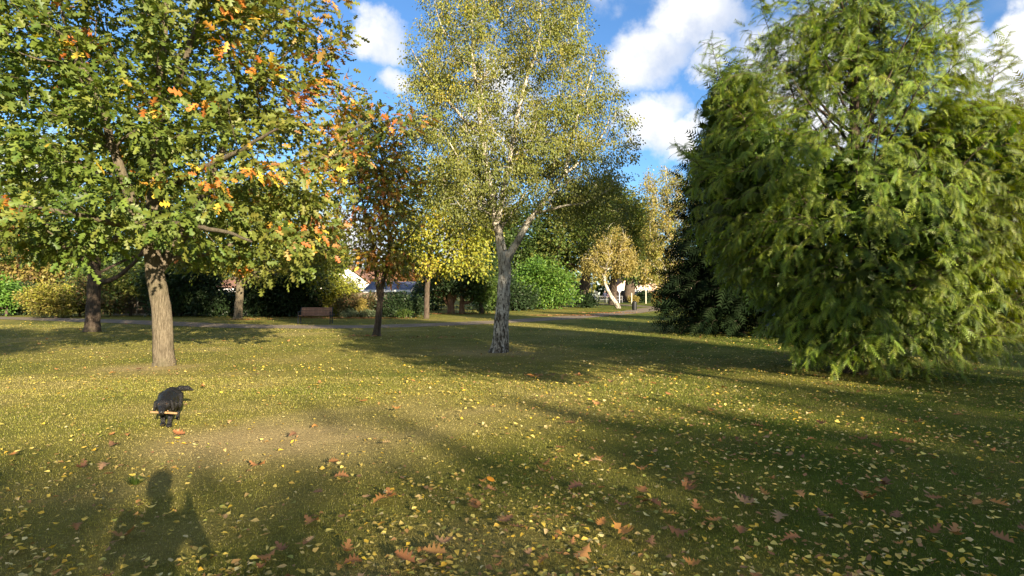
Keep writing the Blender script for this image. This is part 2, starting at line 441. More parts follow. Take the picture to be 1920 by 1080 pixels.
def with_stem(V, Fc, droop=0.35, n=7):
    t = np.linspace(0, 1, n); c = np.stack([.03 * np.sin(4 * t), t, -droop * t * t], -1); b = len(V)
    a = c - [.012, 0, 0]; d = c + [.012, 0, 0]; i = np.arange(n - 1)
    return np.r_[V, a, d], np.r_[Fc, np.stack([b + i, b + n + i, b + i + 1], -1), np.stack([b + n + i, b + n + i + 1, b + i + 1], -1)]
SPR2_V, SPR2_F = spray_tpl(6, 0.25, 0.46)

def frames(d, n):
    d = d / np.maximum(np.linalg.norm(d, axis=1)[:, None], 1e-9)
    x = np.cross(d, n); x /= np.maximum(np.linalg.norm(x, axis=1)[:, None], 1e-9)
    z = np.cross(x, d)
    return np.stack([x, d, z], -1)       # columns = local axes
def scatter(TV, TF, pos, R, sc, cols):
    n, k = len(pos), len(TV)
    V = np.einsum('nij,kj->nki', R, TV) * sc[:, None, None] + pos[:, None]
    Fc = (TF[None] + (np.arange(n) * k)[:, None, None]).reshape(-1, TF.shape[1])
    return V.reshape(-1, 3), Fc, np.repeat(cols, k, 0)

# ------------------------------------------------------------------ tree growing
def sample_blobs(blobs, n, rg, shell=3.6, mind=0.0):
    w = np.array([b[3] * b[4] * b[5] for b in blobs]); w = w ** 0.85; w /= w.sum()
    pts = []
    tries = 0
    while len(pts) < n and tries < 60:
        tries += 1
        k = rg.choice(len(blobs), size=n, p=w)
        d = rg.normal(size=(n, 3)); d /= np.linalg.norm(d, axis=1)[:, None]
        r = rg.random(n) ** (1 / shell)
        B = np.array([b[:6] for b in blobs])[k]
        q = B[:, :3] + d * r[:, None] * B[:, 3:6]
        for p in q:
            if mind > 0 and pts:
                A = np.array(pts[-400:])
                if ((A - p) ** 2).sum(1).min() < mind * mind: continue
            pts.append(p)
            if len(pts) >= n: break
    return np.array(pts)

def grow(limbs, attr, rg, bf=0.45, step=0.35, arch=0.10, jit=0.03):
    """limbs: list of (polyline (k,3), radii (k,)); the first is the trunk. Returns node pos, parent, spec radius, tip flags"""
    cap = 60000
    P = np.zeros((cap, 3)); par = np.full(cap, -1); pl = np.zeros(cap); spec = np.zeros(cap); istip = np.zeros(cap, bool); trunkf = np.zeros(cap, bool); n = 0
    for li, (pts, rad) in enumerate(limbs):
        pts = np.asarray(pts, float); rad = np.asarray(rad, float)
        seg = np.r_[0, np.cumsum(np.linalg.norm(np.diff(pts, axis=0), axis=1))]
        tot = seg[-1]; D = dense(pts, max(0.12, step * .6)); sd = np.linspace(0, tot, len(D)); rr = np.interp(sd, seg, rad)
        start = 0
        if n == 0: prev = -1
        else:
            prev = int(((P[:n] - D[0]) ** 2).sum(1).argmin()); start = 1
        for k in range(start, len(D)):
            P[n] = D[k] + (rg.normal(size=3) * jit * .3 if k > 1 else 0); par[n] = prev; spec[n] = rr[k]; trunkf[n] = li == 0
            pl[n] = 0 if prev < 0 else pl[prev] + np.linalg.norm(P[n] - P[prev]); prev = n; n += 1
    m = len(attr)
    if m:
        cost = np.full(m, 1e9); best = np.zeros(m, int)
        lowz = P[0, 2]
        def upd(idx):
            nonlocal cost, best
            for i in idx:
                c = np.linalg.norm(attr - P[i], axis=1)
                up = P[i, 2] - attr[:, 2]
                c = c + bf * pl[i] + 0.25 * np.maximum(up, 0)
                b = c < cost; cost[b] = c[b]; best[b] = i
        first_free = [i for i in range(n) if not (trunkf[i] and pl[i] < 0.18 * pl[:n].max())]
        upd(first_free)
        done = np.zeros(m, bool)
        for _ in range(m):
            c = np.where(done, 1e9, cost); j = int(c.argmin()); done[j] = True
            a = P[best[j]].copy(); b = attr[j]; d = np.linalg.norm(b - a); k = max(1, int(math.ceil(d / step)))
            prev = best[j]; new = []
            side = rg.normal(size=3) * jit * d
            for t in range(1, k + 1):
                f = t / k
                p = a + (b - a) * f + np.array([0, 0, arch * d]) * math.sin(math.pi * f) + side * math.sin(math.pi * f)
                P[n] = p; par[n] = prev; pl[n] = pl[prev] + np.linalg.norm(p - P[prev]); prev = n; new.append(n); n += 1
            istip[n - 1] = True
            upd(new)
    return P[:n].copy(), par[:n].copy(), spec[:n].copy(), istip[:n].copy()

def tree_tubes(P, par, spec, tip_r, base_r):
    n = len(P); cnt = np.zeros(n)
    ch = [[] for _ in range(n)]
    for i in range(n):
        if par[i] >= 0: ch[par[i]].append(i)
    for i in range(n - 1, -1, -1):
        if not ch[i]: cnt[i] += 1
        if par[i] >= 0: cnt[par[i]] += cnt[i]
    e = math.log(max(base_r / tip_r, 1.5)) / math.log(max(cnt[0], 3))
    r = tip_r * cnt ** e
    r = np.where(spec > 0, np.maximum(spec, np.minimum(r, spec * 1.0 + 0.0)), r)
    for i in range(n):
        if par[i] >= 0 and spec[i] <= 0: r[i] = min(r[i], r[par[i]] * 0.92)
    chains = []
    stack = [(0, -1)]
    while stack:
        s, pr = stack.pop(); c = [pr] if pr >= 0 else []; i = s
        while True:
            c.append(i)
            if not ch[i]: break
            k = max(ch[i], key=lambda q: (spec[q] > 0 and spec[i] > 0, cnt[q]))
            for q in ch[i]:
                if q != k: stack.append((q, i))
            i = k
        chains.append((c, pr >= 0))
    outs = []
    for c, child in chains:
        pts = P[c]; rad = r[c].copy()
        if child: rad[0] = rad[1]
        if len(pts) < 2: continue
        T = np.gradient(pts, axis=0); T /= np.maximum(np.linalg.norm(T, axis=1)[:, None], 1e-9)
        ref = np.eye(3)[np.abs(T.mean(0)).argmin()]
        A = np.cross(T, ref); A /= np.maximum(np.linalg.norm(A, axis=1)[:, None], 1e-9); B = np.cross(T, A)
        mr = rad.max(); ns = 12 if mr > .12 else 8 if mr > .05 else 5 if mr > .015 else 3
        th = np.arange(ns) / ns * 2 * np.pi
        wob = 1.0
        if mr > .12: wob = 1 + 0.07 * np.sin(3 * th + 1)[None] * np.linspace(1, .3, len(pts))[:, None] + 0.03 * rng.normal(size=(len(pts), ns)) 
        V = pts[:, None] + (np.cos(th)[None, :, None] * A[:, None] + np.sin(th)[None, :, None] * B[:, None]) * (rad[:, None] * wob)[..., None]
        m = len(pts); i = np.arange(m - 1)[:, None] * ns; j = np.arange(ns)[None]; jn = (j + 1) % ns
        Fc = np.stack([i + j, i + jn, i + ns + jn, i + ns + j], -1).reshape(-1, 4)
        outs.append((V.reshape(-1, 3), Fc))
    return outs, r
def cat(outs):
    Vs = []; Fs = []; o = 0
    for V, Fc in outs: Vs.append(V); Fs.append(Fc + o); o += len(V)
    return np.concatenate(Vs), np.concatenate(Fs)

def pal(rg, n, cols, spread=0.18):
    cols = np.array(cols); k = rg.integers(0, len(cols), n); c = cols[k] * (1 + rg.normal(size=(n, 1)) * spread) * (1 + rg.normal(size=(n, 3)) * spread * .25)
    return np.clip(c, 0.005, 0.9)

GREEN_OAK = [(0.095, 0.145, 0.024), (0.13, 0.175, 0.028), (0.065, 0.11, 0.022), (0.17, 0.19, 0.034)]
OLIVE = [(0.15, 0.155, 0.03), (0.19, 0.18, 0.035), (0.11, 0.125, 0.028)]
ORANGE = [(0.50, 0.19, 0.035), (0.42, 0.14, 0.03), (0.56, 0.30, 0.05)]
YELLOW = [(0.55, 0.42, 0.05), (0.45, 0.36, 0.05)]
RUST = [(0.30, 0.12, 0.04), (0.24, 0.10, 0.045), (0.33, 0.18, 0.06)]
BIRCHC = [(0.165, 0.18, 0.030), (0.21, 0.21, 0.034), (0.125, 0.145, 0.028), (0.235, 0.215, 0.036)]
YGREEN = [(0.22, 0.235, 0.03), (0.29, 0.27, 0.035), (0.15, 0.185, 0.03)]
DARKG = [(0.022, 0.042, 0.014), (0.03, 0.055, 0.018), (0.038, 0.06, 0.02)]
MIDG = [(0.07, 0.115, 0.022), (0.095, 0.14, 0.025), (0.055, 0.09, 0.02)]
LAUREL = [(0.10, 0.20, 0.030), (0.13, 0.24, 0.035), (0.08, 0.16, 0.026)]
OCHRE = [(0.27, 0.215, 0.055), (0.33, 0.26, 0.065), (0.22, 0.185, 0.05)]
BROWN = [(0.16, 0.105, 0.045), (0.12, 0.085, 0.04), (0.19, 0.12, 0.05)]

def make_tree(name, label, cat_, base, limbs, blobs, n_attr, per, lsize, palette, bark, tpl=(QUAD_V, QUAD_F), seed=1, sigma=0.3, shell=3.6, mind=0.0,
              tip_r=0.006, bf=0.45, step=0.4, arch=0.08, accents=(), accent_frac=0.0, accent_pal=None, group=None, singles=0, droop=0.35, hang=0.0,
              leafmat=None, split=True, palfun=None, up=0.7, dens=1.0):
    rg = np.random.default_rng(seed)
    base = np.asarray(base, float)
    attr = sample_blobs(blobs, n_attr, rg, shell, mind)
    if len(attr): attr = attr[attr[:, 2] > base[2] + 0.25]
    P, par, spec, tip = grow(limbs, attr, rg, bf, step, arch)
    outs, r = tree_tubes(P, par, spec, tip_r, limbs[0][1][0])
    root = empty(name, base); tag(root, label, cat_, group)
    V, Fc = outs[0]; link('trunk', mesh_np(name + '_trunk', V - base, Fc, bark, None, True), root)
    if len(outs) > 1:
        V, Fc = cat(outs[1:]); link('branches', mesh_np(name + '_branches', V - base, Fc, bark, None, True), root)
    # leaves in clumps round every twig
    tips = P[tip]
    nodes = tips
    extra = P[(spec <= 0) & (r < tip_r * 5) & ~tip]
    if len(extra): nodes = np.concatenate([tips, extra[rg.random(len(extra)) < 0.45]])
    if not len(nodes): return root
    ctr = np.array([b[:3] for b in blobs]).mean(0)
    counts = np.maximum(0, rg.poisson(per * dens, len(nodes)))
    idx = np.repeat(np.arange(len(nodes)), counts); n = len(idx)
    off = rg.normal(size=(n, 3)) * np.array([1, 1, .65]) * sigma
    if hang > 0: off[:, 2] = -rg.random(n) ** 0.8 * hang * (0.4 + rg.random(len(nodes))[idx]) ; off[:, :2] *= 0.55
    pos = nodes[idx] + off
    clump = rg.normal(size=(len(nodes), 3)) * 0.5
    outd = nodes[idx] - ctr; outd /= np.maximum(np.linalg.norm(outd, axis=1)[:, None], 1e-6)
    d = off / (sigma + 1e-6) * 0.8 + outd * 0.5 + rg.normal(size=(n, 3)) * 0.45 + np.array([0, 0, -droop])
    nn = np.array([0, 0, up]) + rg.normal(size=(n, 3)) * 0.5 + clump[idx] * .5 + outd * 0.25
    cp = pal(rg, len(nodes), palette, 0.16)[idx]
    cl = pal(rg, n, palette, 0.16)
    cols = cp * 0.6 + cl * 0.4
    if palfun is not None: cols = palfun(rg, pos, cols, idx, nodes)
    if accent_frac > 0:
        s = rg.random(len(nodes)) < accent_frac
        a = s[idx] & (rg.random(n) < 0.75); cols[a] = pal(rg, int(a.sum()), accent_pal)
    for (u, v, D, rad, ap) in accents:
        w = W(u, v, D); dd = np.linalg.norm((pos - w) * np.array([1, 0.22, 1]), axis=1); a = (dd < rad) & (rg.random(n) < 0.85); cols[a] = pal(rg, int(a.sum()), ap)
    sc = lsize * (0.7 + 0.5 * rg.random(n))
    keep = pos[:, 2] > base[2] + 0.05
    pos, d, nn, cols, sc = pos[keep], d[keep], nn[keep], cols[keep], sc[keep]
    R = frames(d, nn); n = len(pos)
    bulk = np.ones(n, bool)
    if singles:
        px = PX(pos); vis = (px[:, 0] > 0) & (px[:, 0] < 1920) & (px[:, 1] > 0) & (px[:, 1] < 1080) & (pos[:, 1] > 1)
        order = np.argsort(np.where(vis, pos[:, 1] - sc * 6, 1e9))
        # the ones that show largest: from the near face of the crown, thinned so they spread over it
        pick = order[:singles * 4][::4]
        bulk[pick] = False
        tm = mesh_np(name + '_leaf', *tpl, mat=(M_CONO if leafmat is M_CON else M_LEAFO))
        for i in pick:
            o = link('leaf' if leafmat is not M_CON else 'branchlet', tm, root)
            M = np.eye(4); M[:3, :3] = R[i] * sc[i]; M[:3, 3] = pos[i] - base; o.matrix_basis = Matrix(M.tolist()); o.color = (*cols[i], 1)
    V, Fc, C = scatter(*tpl, pos[bulk], R[bulk], sc[bulk], cols[bulk])
    f = link('foliage' if singles else 'crown', mesh_np(name + '_crown', V - base, Fc, leafmat or M_LEAF, C), root)
    if singles: tag(f, kind='stuff')
    return root

def rad_blob(u, v, ru, rv, D, ry, dy=0.0):
    c = W(u, v, D + dy); k = (D + dy) / F
    return (c[0], c[1], c[2], ru * k, ry, rv * k)
def limb(D, pts, radii):
    out = []
    for p in pts:
        u, v = p[:2]; dy = p[2] if len(p) > 2 else 0.0
        out.append(W(u, v, D + dy))
    return (np.array(out), np.array(radii, float))

# ------------------------------------------------------------------ the big red oak on the left
def big_oak():
    D = 12.83
    base = W(310, 685, D); base[2] = 0
    tr = limb(D, [(310, 690), (310, 682), (309, 670), (305, 610), (297, 540), (288, 490), (284, 440), (290, 380), (294, 317), (289, 190), (305, 75), (312, -60), (318, -190)],
              [.39, .31, .24, .21, .20, .195, .17, .165, .145, .10, .07, .045, .02])
    L = [tr,
         limb(D, [(286, 470), (264, 430, -.3), (225, 320, -.7), (165, 150, -1.1), (95, 40, -1.3), (60, -60, -1.4)], [.13, .12, .095, .06, .035, .02]),
         limb(D, [(292, 505), (325, 470, .3), (385, 360, .5), (430, 240, .6), (500, 140, .6), (560, 70, .5)], [.13, .12, .09, .065, .04, .02]),
         limb(D, [(291, 240), (330, 160, -.4), (348, 95, -.8), (372, 20, -1.0), (380, -90, -1.1)], [.09, .07, .055, .04, .02]),
         limb(D, [(290, 380), (350, 330, -1.2), (430, 290, -2.0), (520, 240, -2.6)], [.09, .07, .045, .02]),
         limb(D, [(287, 440), (220, 420, -1.4), (130, 400, -2.4), (40, 385, -3.0)], [.09, .07, .045, .02]),
         limb(D, [(287, 420), (330, 420, -1.5), (400, 430, -2.6), (470, 450, -3.2)], [.08, .06, .04, .02]),
         limb(D, [(287, 420), (260, 400, 1.4), (200, 340, 2.6), (120, 280, 3.2)], [.08, .06, .04, .02]),
         limb(D, [(294, 300), (360, 260, 1.4), (440, 200, 2.4), (500, 120, 3.2)], [.08, .06, .04, .02]),
         limb(D, [(400, 335, .5), (480, 320, .5), (570, 300, .6), (640, 285, .7), (670, 230, .8)], [.075, .06, .042, .028, .012]),
         limb(D, [(600, 295, .6), (670, 235, .5), (730, 225, .4), (780, 240, .3)], [.03, .024, .016, .008]),
         limb(D, [(289, 210), (240, 150, .8), (200, 80, 1.6), (170, -20, 2.2)], [.07, .05, .035, .02])]
    B = [rad_blob(290, 110, 330, 200, D, 3.6), rad_blob(110, 300, 250, 150, D, 3.0, -.6), rad_blob(480, 300, 170, 150, D, 3.0, -.2),
         rad_blob(290, -120, 220, 180, D, 2.8), rad_blob(520, 60, 140, 120, D, 2.0), rad_blob(70, 60, 200, 180, D, 2.4),
         rad_blob(120, 425, 190, 62, D, 2.4, -1.2), rad_blob(470, 430, 130, 55, D, 2.2, -1.0), rad_blob(630, 290, 70, 75, D, 1.1, .6), rad_blob(665, 205, 40, 45, D, .6, .7), rad_blob(735, 232, 55, 22, D, .45, .4), rad_blob(590, 390, 75, 50, D, 1.2, .4), rad_blob(300, 400, 140, 50, D, 1.8, -1.8), rad_blob(540, 480, 80, 42, D, 1.4, .2), rad_blob(410, 490, 70, 26, D, 1.2, .8), rad_blob(60, 470, 110, 40, D, 1.6, -.4), rad_blob(185, 480, 60, 26, D, 1.0, -.8)]
    acc = [(455, 395, 9.6, .34, ORANGE), (390, 352, 9.8, .28, ORANGE), (365, 180, 10.0, .28, ORANGE), (482, 172, 10.3, .20, YELLOW), (283, 381, 9.8, .17, YELLOW),
           (243, 192, 10.2, .26, ORANGE), (335, 215, 10.2, .22, YELLOW), (112, 266, 9.8, .16, YELLOW), (430, 92, 11, .25, ORANGE), (70, 42, 11, .22, ORANGE), (460, 20, 11.5, .2, ORANGE),
           (590, 105, 12, .3, ORANGE), (238, 490, 10, .2, YELLOW), (497, 325, 10, .2, YELLOW), (152, 312, 9.5, .15, YELLOW), (560, 200, 12, .3, RUST)]
    def pf(rg, pos, cols, idx, nodes):
        # outer shoots turn olive and bronze first
        q = smooth(5.0, 9.0, pos[:, 2])[:, None] * 0.5 + smooth(-7.5, -4.5, pos[:, 0])[:, None] * 0.55
        q = np.clip(q, 0, .9) * rg.random((len(pos), 1)) ** .5
        o = pal(rg, len(pos), OLIVE + [(0.24, 0.17, 0.04)])
        cols = cols * (1 - q) + o * q
        b = (rg.random(len(pos)) < .34 * smooth(-4.9, -4.0, pos[:, 0])) & (vnoise(pos[:, 0], pos[:, 2], 1.6, 77) > .42)
        cols[b] = pal(rg, int(b.sum()), [(0.40, 0.19, 0.045), (0.34, 0.21, 0.06), (0.44, 0.15, 0.04), (0.30, 0.15, 0.06)])
        return cols
    make_tree('oak_tree', 'large oak with pale bare trunk and orange tinted leaves behind the black dog', 'tree', base, L, B, 660, 23, .212, GREEN_OAK, M_OAKB,
              (OAK_V, OAK_F), seed=11, sigma=.175, shell=3.0, mind=.36, tip_r=.007, bf=.35, step=.35, accents=acc, accent_frac=.03, accent_pal=ORANGE + YELLOW, singles=300, palfun=pf)
big_oak()

# ------------------------------------------------------------------ the silver birch in the middle
def big_birch():
    D = 15.8
    base = W(937, 660, D); base[2] = 0
    tr = limb(D, [(934, 666), (937, 645), (941, 600), (944, 540), (945, 492), (931, 420), (908, 285), (895, 180), (884, 60), (895, -60), (905, -160)],
              [.33, .25, .20, .182, .178, .11, .08, .055, .036, .02, .01])
    L = [tr,
         limb(D, [(944, 498), (962, 468), (985, 425), (1012, 388), (1048, 338), (1092, 298), (1135, 245), (1150, 180)], [.12, .105, .09, .075, .055, .037, .022, .01]),
         limb(D, [(932, 425), (950, 330, -.4), (967, 235, -.6), (985, 150, -.6), (1010, 80, -.5), (1012, -20, -.4), (1000, -130, -.3)], [.085, .07, .055, .04, .028, .018, .01]),
         limb(D, [(1000, 402), (1050, 388, -.5), (1100, 378, -.9), (1150, 350, -1.2)], [.05, .035, .022, .01]),
         limb(D, [(925, 390), (880, 350, .5), (830, 300, .9), (785, 230, 1.1)], [.05, .035, .022, .01]),
         limb(D, [(935, 440), (960, 400, 1.2), (1020, 330, 2.0), (1080, 230, 2.4)], [.05, .035, .022, .01]),
         limb(D, [(905, 260), (850, 200, -.6), (800, 140, -1.0), (770, 90, -1.2)], [.05, .04, .025, .012]),
         limb(D, [(1060, 322), (1080, 230, .2), (1105, 150, .2), (1120, 100, .3)], [.05, .04, .025, .012])]
    B = [rad_blob(960, 160, 190, 170, D, 2.4), rad_blob(930, -20, 150, 130, D, 1.9), rad_blob(1090, 250, 105, 125, D, 1.9), rad_blob(840, 220, 95, 130, D, 1.9),
         rad_blob(980, 320, 190, 85, D, 2.2), rad_blob(880, 370, 90, 60, D, 1.6), rad_blob(1120, 370, 80, 55, D, 1.6), rad_blob(1030, 30, 85, 110, D, 1.5), rad_blob(810, 90, 60, 70, D, 1.2), rad_blob(940, -130, 90, 80, D, 1.2)]
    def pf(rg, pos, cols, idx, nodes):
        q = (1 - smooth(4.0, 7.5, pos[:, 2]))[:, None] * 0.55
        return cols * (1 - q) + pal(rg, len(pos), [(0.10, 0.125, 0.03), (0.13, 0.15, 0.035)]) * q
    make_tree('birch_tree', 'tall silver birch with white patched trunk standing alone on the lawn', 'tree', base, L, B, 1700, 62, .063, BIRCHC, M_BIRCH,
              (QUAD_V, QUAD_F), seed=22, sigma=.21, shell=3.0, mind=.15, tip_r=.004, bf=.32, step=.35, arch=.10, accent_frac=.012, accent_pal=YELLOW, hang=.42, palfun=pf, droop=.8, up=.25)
big_birch()

# ------------------------------------------------------------------ feathery conifers
M_CYP = leaf_mat('cypress_spray', 0.12, 0.8, 0.04)
def conifer(name, label, base, H, prof, n_branch, palette, seed, spray_len, sprays_per_m, tpl, bark=M_DARKB, elev=(15, 55), trunk_r=.16, z0=.35, singles=0, leaders=(), tipcol=None, droopy=1.0, lop=None, sec=1.0, tassels=None, smat=None, filler=None):
    """prof(z, az) -> reach of the crown at that height"""
    rg = np.random.default_rng(seed); base = np.asarray(base, float)
    root = empty(name, base); tag(root, label, 'tree')
    tubes = []; sp_pos = []; sp_dir = []; sp_lev = []
    def add_tube(pts, r0, r1, ns):
        pts = np.array(pts); T = np.gradient(pts, axis=0); T /= np.linalg.norm(T, axis=1)[:, None]
        ref = np.array([0.3, 1, 0.1]) if abs(T.mean(0)[2]) > .6 else np.array([0, 0, 1.0])
        A = np.cross(T, ref); A /= np.linalg.norm(A, axis=1)[:, None]; Bv = np.cross(T, A); rad = np.linspace(r0, r1, len(pts))
        th = np.arange(ns) / ns * 2 * np.pi
        V = pts[:, None] + (np.cos(th)[None, :, None] * A[:, None] + np.sin(th)[None, :, None] * Bv[:, None]) * rad[:, None, None]
        m = len(pts); i = np.arange(m - 1)[:, None] * ns; j = np.arange(ns)[None]; jn = (j + 1) % ns
        return V.reshape(-1, 3), np.stack([i + j, i + jn, i + ns + jn, i + ns + j], -1).reshape(-1, 4)
    tz = np.linspace(0, H, 24); tp = np.stack([.05 * np.sin(tz * .9), .05 * np.cos(tz * .7) - .05, tz], -1)
    tv = add_tube(tp, trunk_r, .015, 12)
    tv[0][:12] = tp[0] + (tv[0][:12] - tp[0]) * 1.5
    link('trunk', mesh_np(name + '_trunk', tv[0], tv[1], bark, None, True), root)
    def branch(p0, d0, length, lev=0, curve_up=0.25, r0=.03):
        n = max(3, int(length / .30)); pts = [np.array(p0, float)]; d = d0 / np.linalg.norm(d0)
        for k in range(n):
            t = k / n
            d = d + np.array([0, 0, curve_up * (0.12 if t < .6 else -0.20 * droopy)]) + rg.normal(size=3) * .045
            d /= np.linalg.norm(d); pts.append(pts[-1] + d * length / n)
        return np.array(pts)
    stems = [(tp, H)]
    ga = 2.399963
    for i in range(n_branch):
        z = z0 + (H * .97 - z0) * ((i + .5) / n_branch) ** .92
        az = i * ga + rg.normal() * .25
        reach = prof(z, az)
        if reach < .1: reach = .1
        el = math.radians(elev[0] + (elev[1] - elev[0]) * (z / H) + rg.normal() * 6)
        ln = reach / max(math.cos(el), .45) * (0.80 + .28 * rg.random())
        # start lower on the stem so that the branch ends near height z
        zs = max(.25, z - math.sin(el) * ln * .62)
        d0 = np.array([math.cos(az) * math.cos(el), math.sin(az) * math.cos(el), math.sin(el)])
        pts = branch((0, 0, zs), d0, ln, 0, .3)
        if lop is not None: pts = lop(pts)
        pts[:, 2] = np.maximum(pts[:, 2], .10 + .1 * rg.random())
        tubes.append(add_tube(pts[:max(3, int(len(pts) * .8))], .010 + .008 * ln, .003, 4))
        # side shoots
        nsec = int(ln * 3.4 * sec) + 1
        for s in range(nsec):
            f = .25 + .75 * (s + rg.random()) / nsec; k = min(len(pts) - 2, int(f * (len(pts) - 1)))
            dirb = pts[k + 1] - pts[k]; dirb /= np.linalg.norm(dirb)
            sd = np.cross(dirb, [0, 0, 1.0]) * (1 if s % 2 else -1); sd /= max(np.linalg.norm(sd), 1e-6)
            l2 = (0.25 + 0.55 * (1 - f)) * (0.7 + .5 * rg.random()) * min(1.0, .45 + reach * .3)
            p2 = branch(pts[k], dirb * .75 + sd * .8 + np.array([0, 0, .05]), l2, 1, .2)
            if rg.random() < .6: tubes.append(add_tube(p2, .006, .002, 3))
            m = max(1, int(l2 * sprays_per_m))
            q = rg.random(m) ** .8 * (len(p2) - 1); a = np.floor(q).astype(int).clip(0, len(p2) - 2); fr = (q - a)[:, None]
            sp_pos.append(p2[a] * (1 - fr) + p2[a + 1] * fr); dd = p2[a + 1] - p2[a]; dd /= np.linalg.norm(dd, axis=1)[:, None]
            sp_dir.append(dd + rg.normal(size=(m, 3)) * .45 + np.array([0, 0, -.45 * droopy])); sp_lev.append(np.full(m, f))
        m = max(1, int(ln * sprays_per_m * .5)); q = (.35 + .65 * rg.random(m)) * (len(pts) - 1.01); a = np.floor(q).astype(int).clip(0, len(pts) - 2); fr = (q - a)[:, None]
        sp_pos.append(pts[a] * (1 - fr) + pts[a + 1] * fr); dd = pts[a + 1] - pts[a]; dd /= np.linalg.norm(dd, axis=1)[:, None]
        sp_dir.append(dd + rg.normal(size=(m, 3)) * .6 + np.array([0, 0, -.35 * droopy])); sp_lev.append(np.full(m, .8))
    for (p0, p1, wdt, cnt) in leaders:
        p0 = np.array(p0, float); p1 = np.array(p1, float); t = np.linspace(0, 1, 12)[:, None]
        pts = p0 + (p1 - p0) * t + np.array([0, 0, 1]) * (np.sin(t * np.pi) * -.25)
        pts = pts + rg.normal(size=pts.shape) * .02 + np.array([.10, .05, 0]) * np.sin(t * 5.0); tubes.append(add_tube(pts, .02, .002, 5))
        m = 70; q = (.15 + .85 * rg.random(m) ** .7) * 10.99; a = np.floor(q).astype(int).clip(0, 10); fr = (q - a)[:, None]
        sp_pos.append(pts[a] * (1 - fr) + pts[a + 1] * fr); az = rg.random(m) * 6.283
        sp_dir.append(np.stack([np.cos(az), np.sin(az), -.2 + .5 * rg.random(m)], -1)); sp_lev.append(np.full(m, .9))
        for s in range(cnt):
            f = .12 + .88 * rg.random(); k = min(10, int(f * 11)); az = rg.random() * 6.283
            l2 = wdt * (1.08 - .75 * f) * (0.6 + .5 * rg.random()) + .12
            p2 = branch(pts[k] + (pts[k + 1] - pts[k]) * rg.random(), np.array([math.cos(az), math.sin(az), .45]), l2, 1, .2)
            tubes.append(add_tube(p2, .007, .002, 3))
            m = max(4, int(l2 * sprays_per_m * 2.6)); q = rg.random(m) * (len(p2) - 1); a = np.floor(q).astype(int).clip(0, len(p2) - 2); fr = (q - a)[:, None]
            sp_pos.append(p2[a] * (1 - fr) + p2[a + 1] * fr); dd = p2[a + 1] - p2[a]; dd /= np.linalg.norm(dd, axis=1)[:, None]
            sp_dir.append(dd + rg.normal(size=(m, 3)) * .5 + np.array([0, 0, -.45 * droopy])); sp_lev.append(np.full(m, .9))
    if tassels:
        blobs, nt, per_t = tassels
        at = sample_blobs(blobs, nt, rg, 6.5, .14) - base
        for q0 in at:
            if q0[2] < .35: continue
            az = math.atan2(q0[1], q0[0]) + rg.normal() * .5; l2 = .45 + .45 * rg.random()
            d = np.array([math.cos(az), math.sin(az), .55 + .3 * rg.normal()]); d /= np.linalg.norm(d)
            p = q0 - d * l2 * .5; pp = [p.copy()]
            for k in range(4):
                d = d + np.array([0, 0, -.36]); d /= np.linalg.norm(d); p = p + d * l2 / 4; pp.append(p.copy())
            pp = np.array(pp); tubes.append(add_tube(pp, .007, .002, 3))
            m = per_t; q = rg.random(m) * 3.99; a = np.floor(q).astype(int); fr = (q - a)[:, None]
            sp_pos.append(pp[a] * (1 - fr) + pp[a + 1] * fr); dd = pp[a + 1] - pp[a]; dd /= np.linalg.norm(dd, axis=1)[:, None]
            sp_dir.append(dd + rg.normal(size=(m, 3)) * .42 + np.array([0, 0, -.55 * droopy])); sp_lev.append(np.full(m, .9))
    V, Fc = cat(tubes); link('branches', mesh_np(name + '_branches', V, Fc, bark, None, True), root)
    pos = np.concatenate(sp_pos); d = np.concatenate(sp_dir); lev = np.concatenate(sp_lev)
    n = len(pos); od = pos * [1, 1, 0]; od /= np.maximum(np.linalg.norm(od, axis=1)[:, None], .2)
    nn = np.array([0, 0, .55]) + od * .8 + rg.normal(size=(n, 3)) * .5
    wp = pos + base
    big = .5 * vnoise(wp[:, 0] + wp[:, 2] * .7, wp[:, 1] + wp[:, 2], .8, seed + 5) + .5 * vnoise(wp[:, 0] - wp[:, 1] * .6, wp[:, 2] * .8, 2.6, seed + 6)
    cols = pal(rg, n, palette, .14) * (0.5 + 1.0 * big)[:, None]
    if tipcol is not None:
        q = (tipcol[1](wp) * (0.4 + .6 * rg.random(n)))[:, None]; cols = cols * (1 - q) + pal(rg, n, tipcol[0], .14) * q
    sc = spray_len * (.7 + .6 * rg.random(n)); R = frames(d, nn)
    keep = wp[:, 2] > .08; pos, R, sc, cols, wp = pos[keep], R[keep], sc[keep], cols[keep], wp[keep]; n = len(pos)
    bulk = np.ones(n, bool)
    if singles:
        px = PX(wp); vis = (px[:, 0] > 0) & (px[:, 0] < 1920) & (px[:, 1] > 0)
        order = np.argsort(np.where(vis, np.linalg.norm(wp, axis=1), 1e9)); pick = order[:singles * 5][::5]; bulk[pick] = False
        tm = mesh_np(name + '_branchlet', *with_stem(*tpl), mat=M_CONO)
        for i in pick:
            o = link('branchlet', tm, root); M = np.eye(4); M[:3, :3] = R[i] * sc[i]; M[:3, 3] = pos[i]; o.matrix_basis = Matrix(M.tolist()); o.color = (*cols[i], 1)
    V, Fc, C = scatter(*tpl, pos[bulk], R[bulk], sc[bulk], cols[bulk])
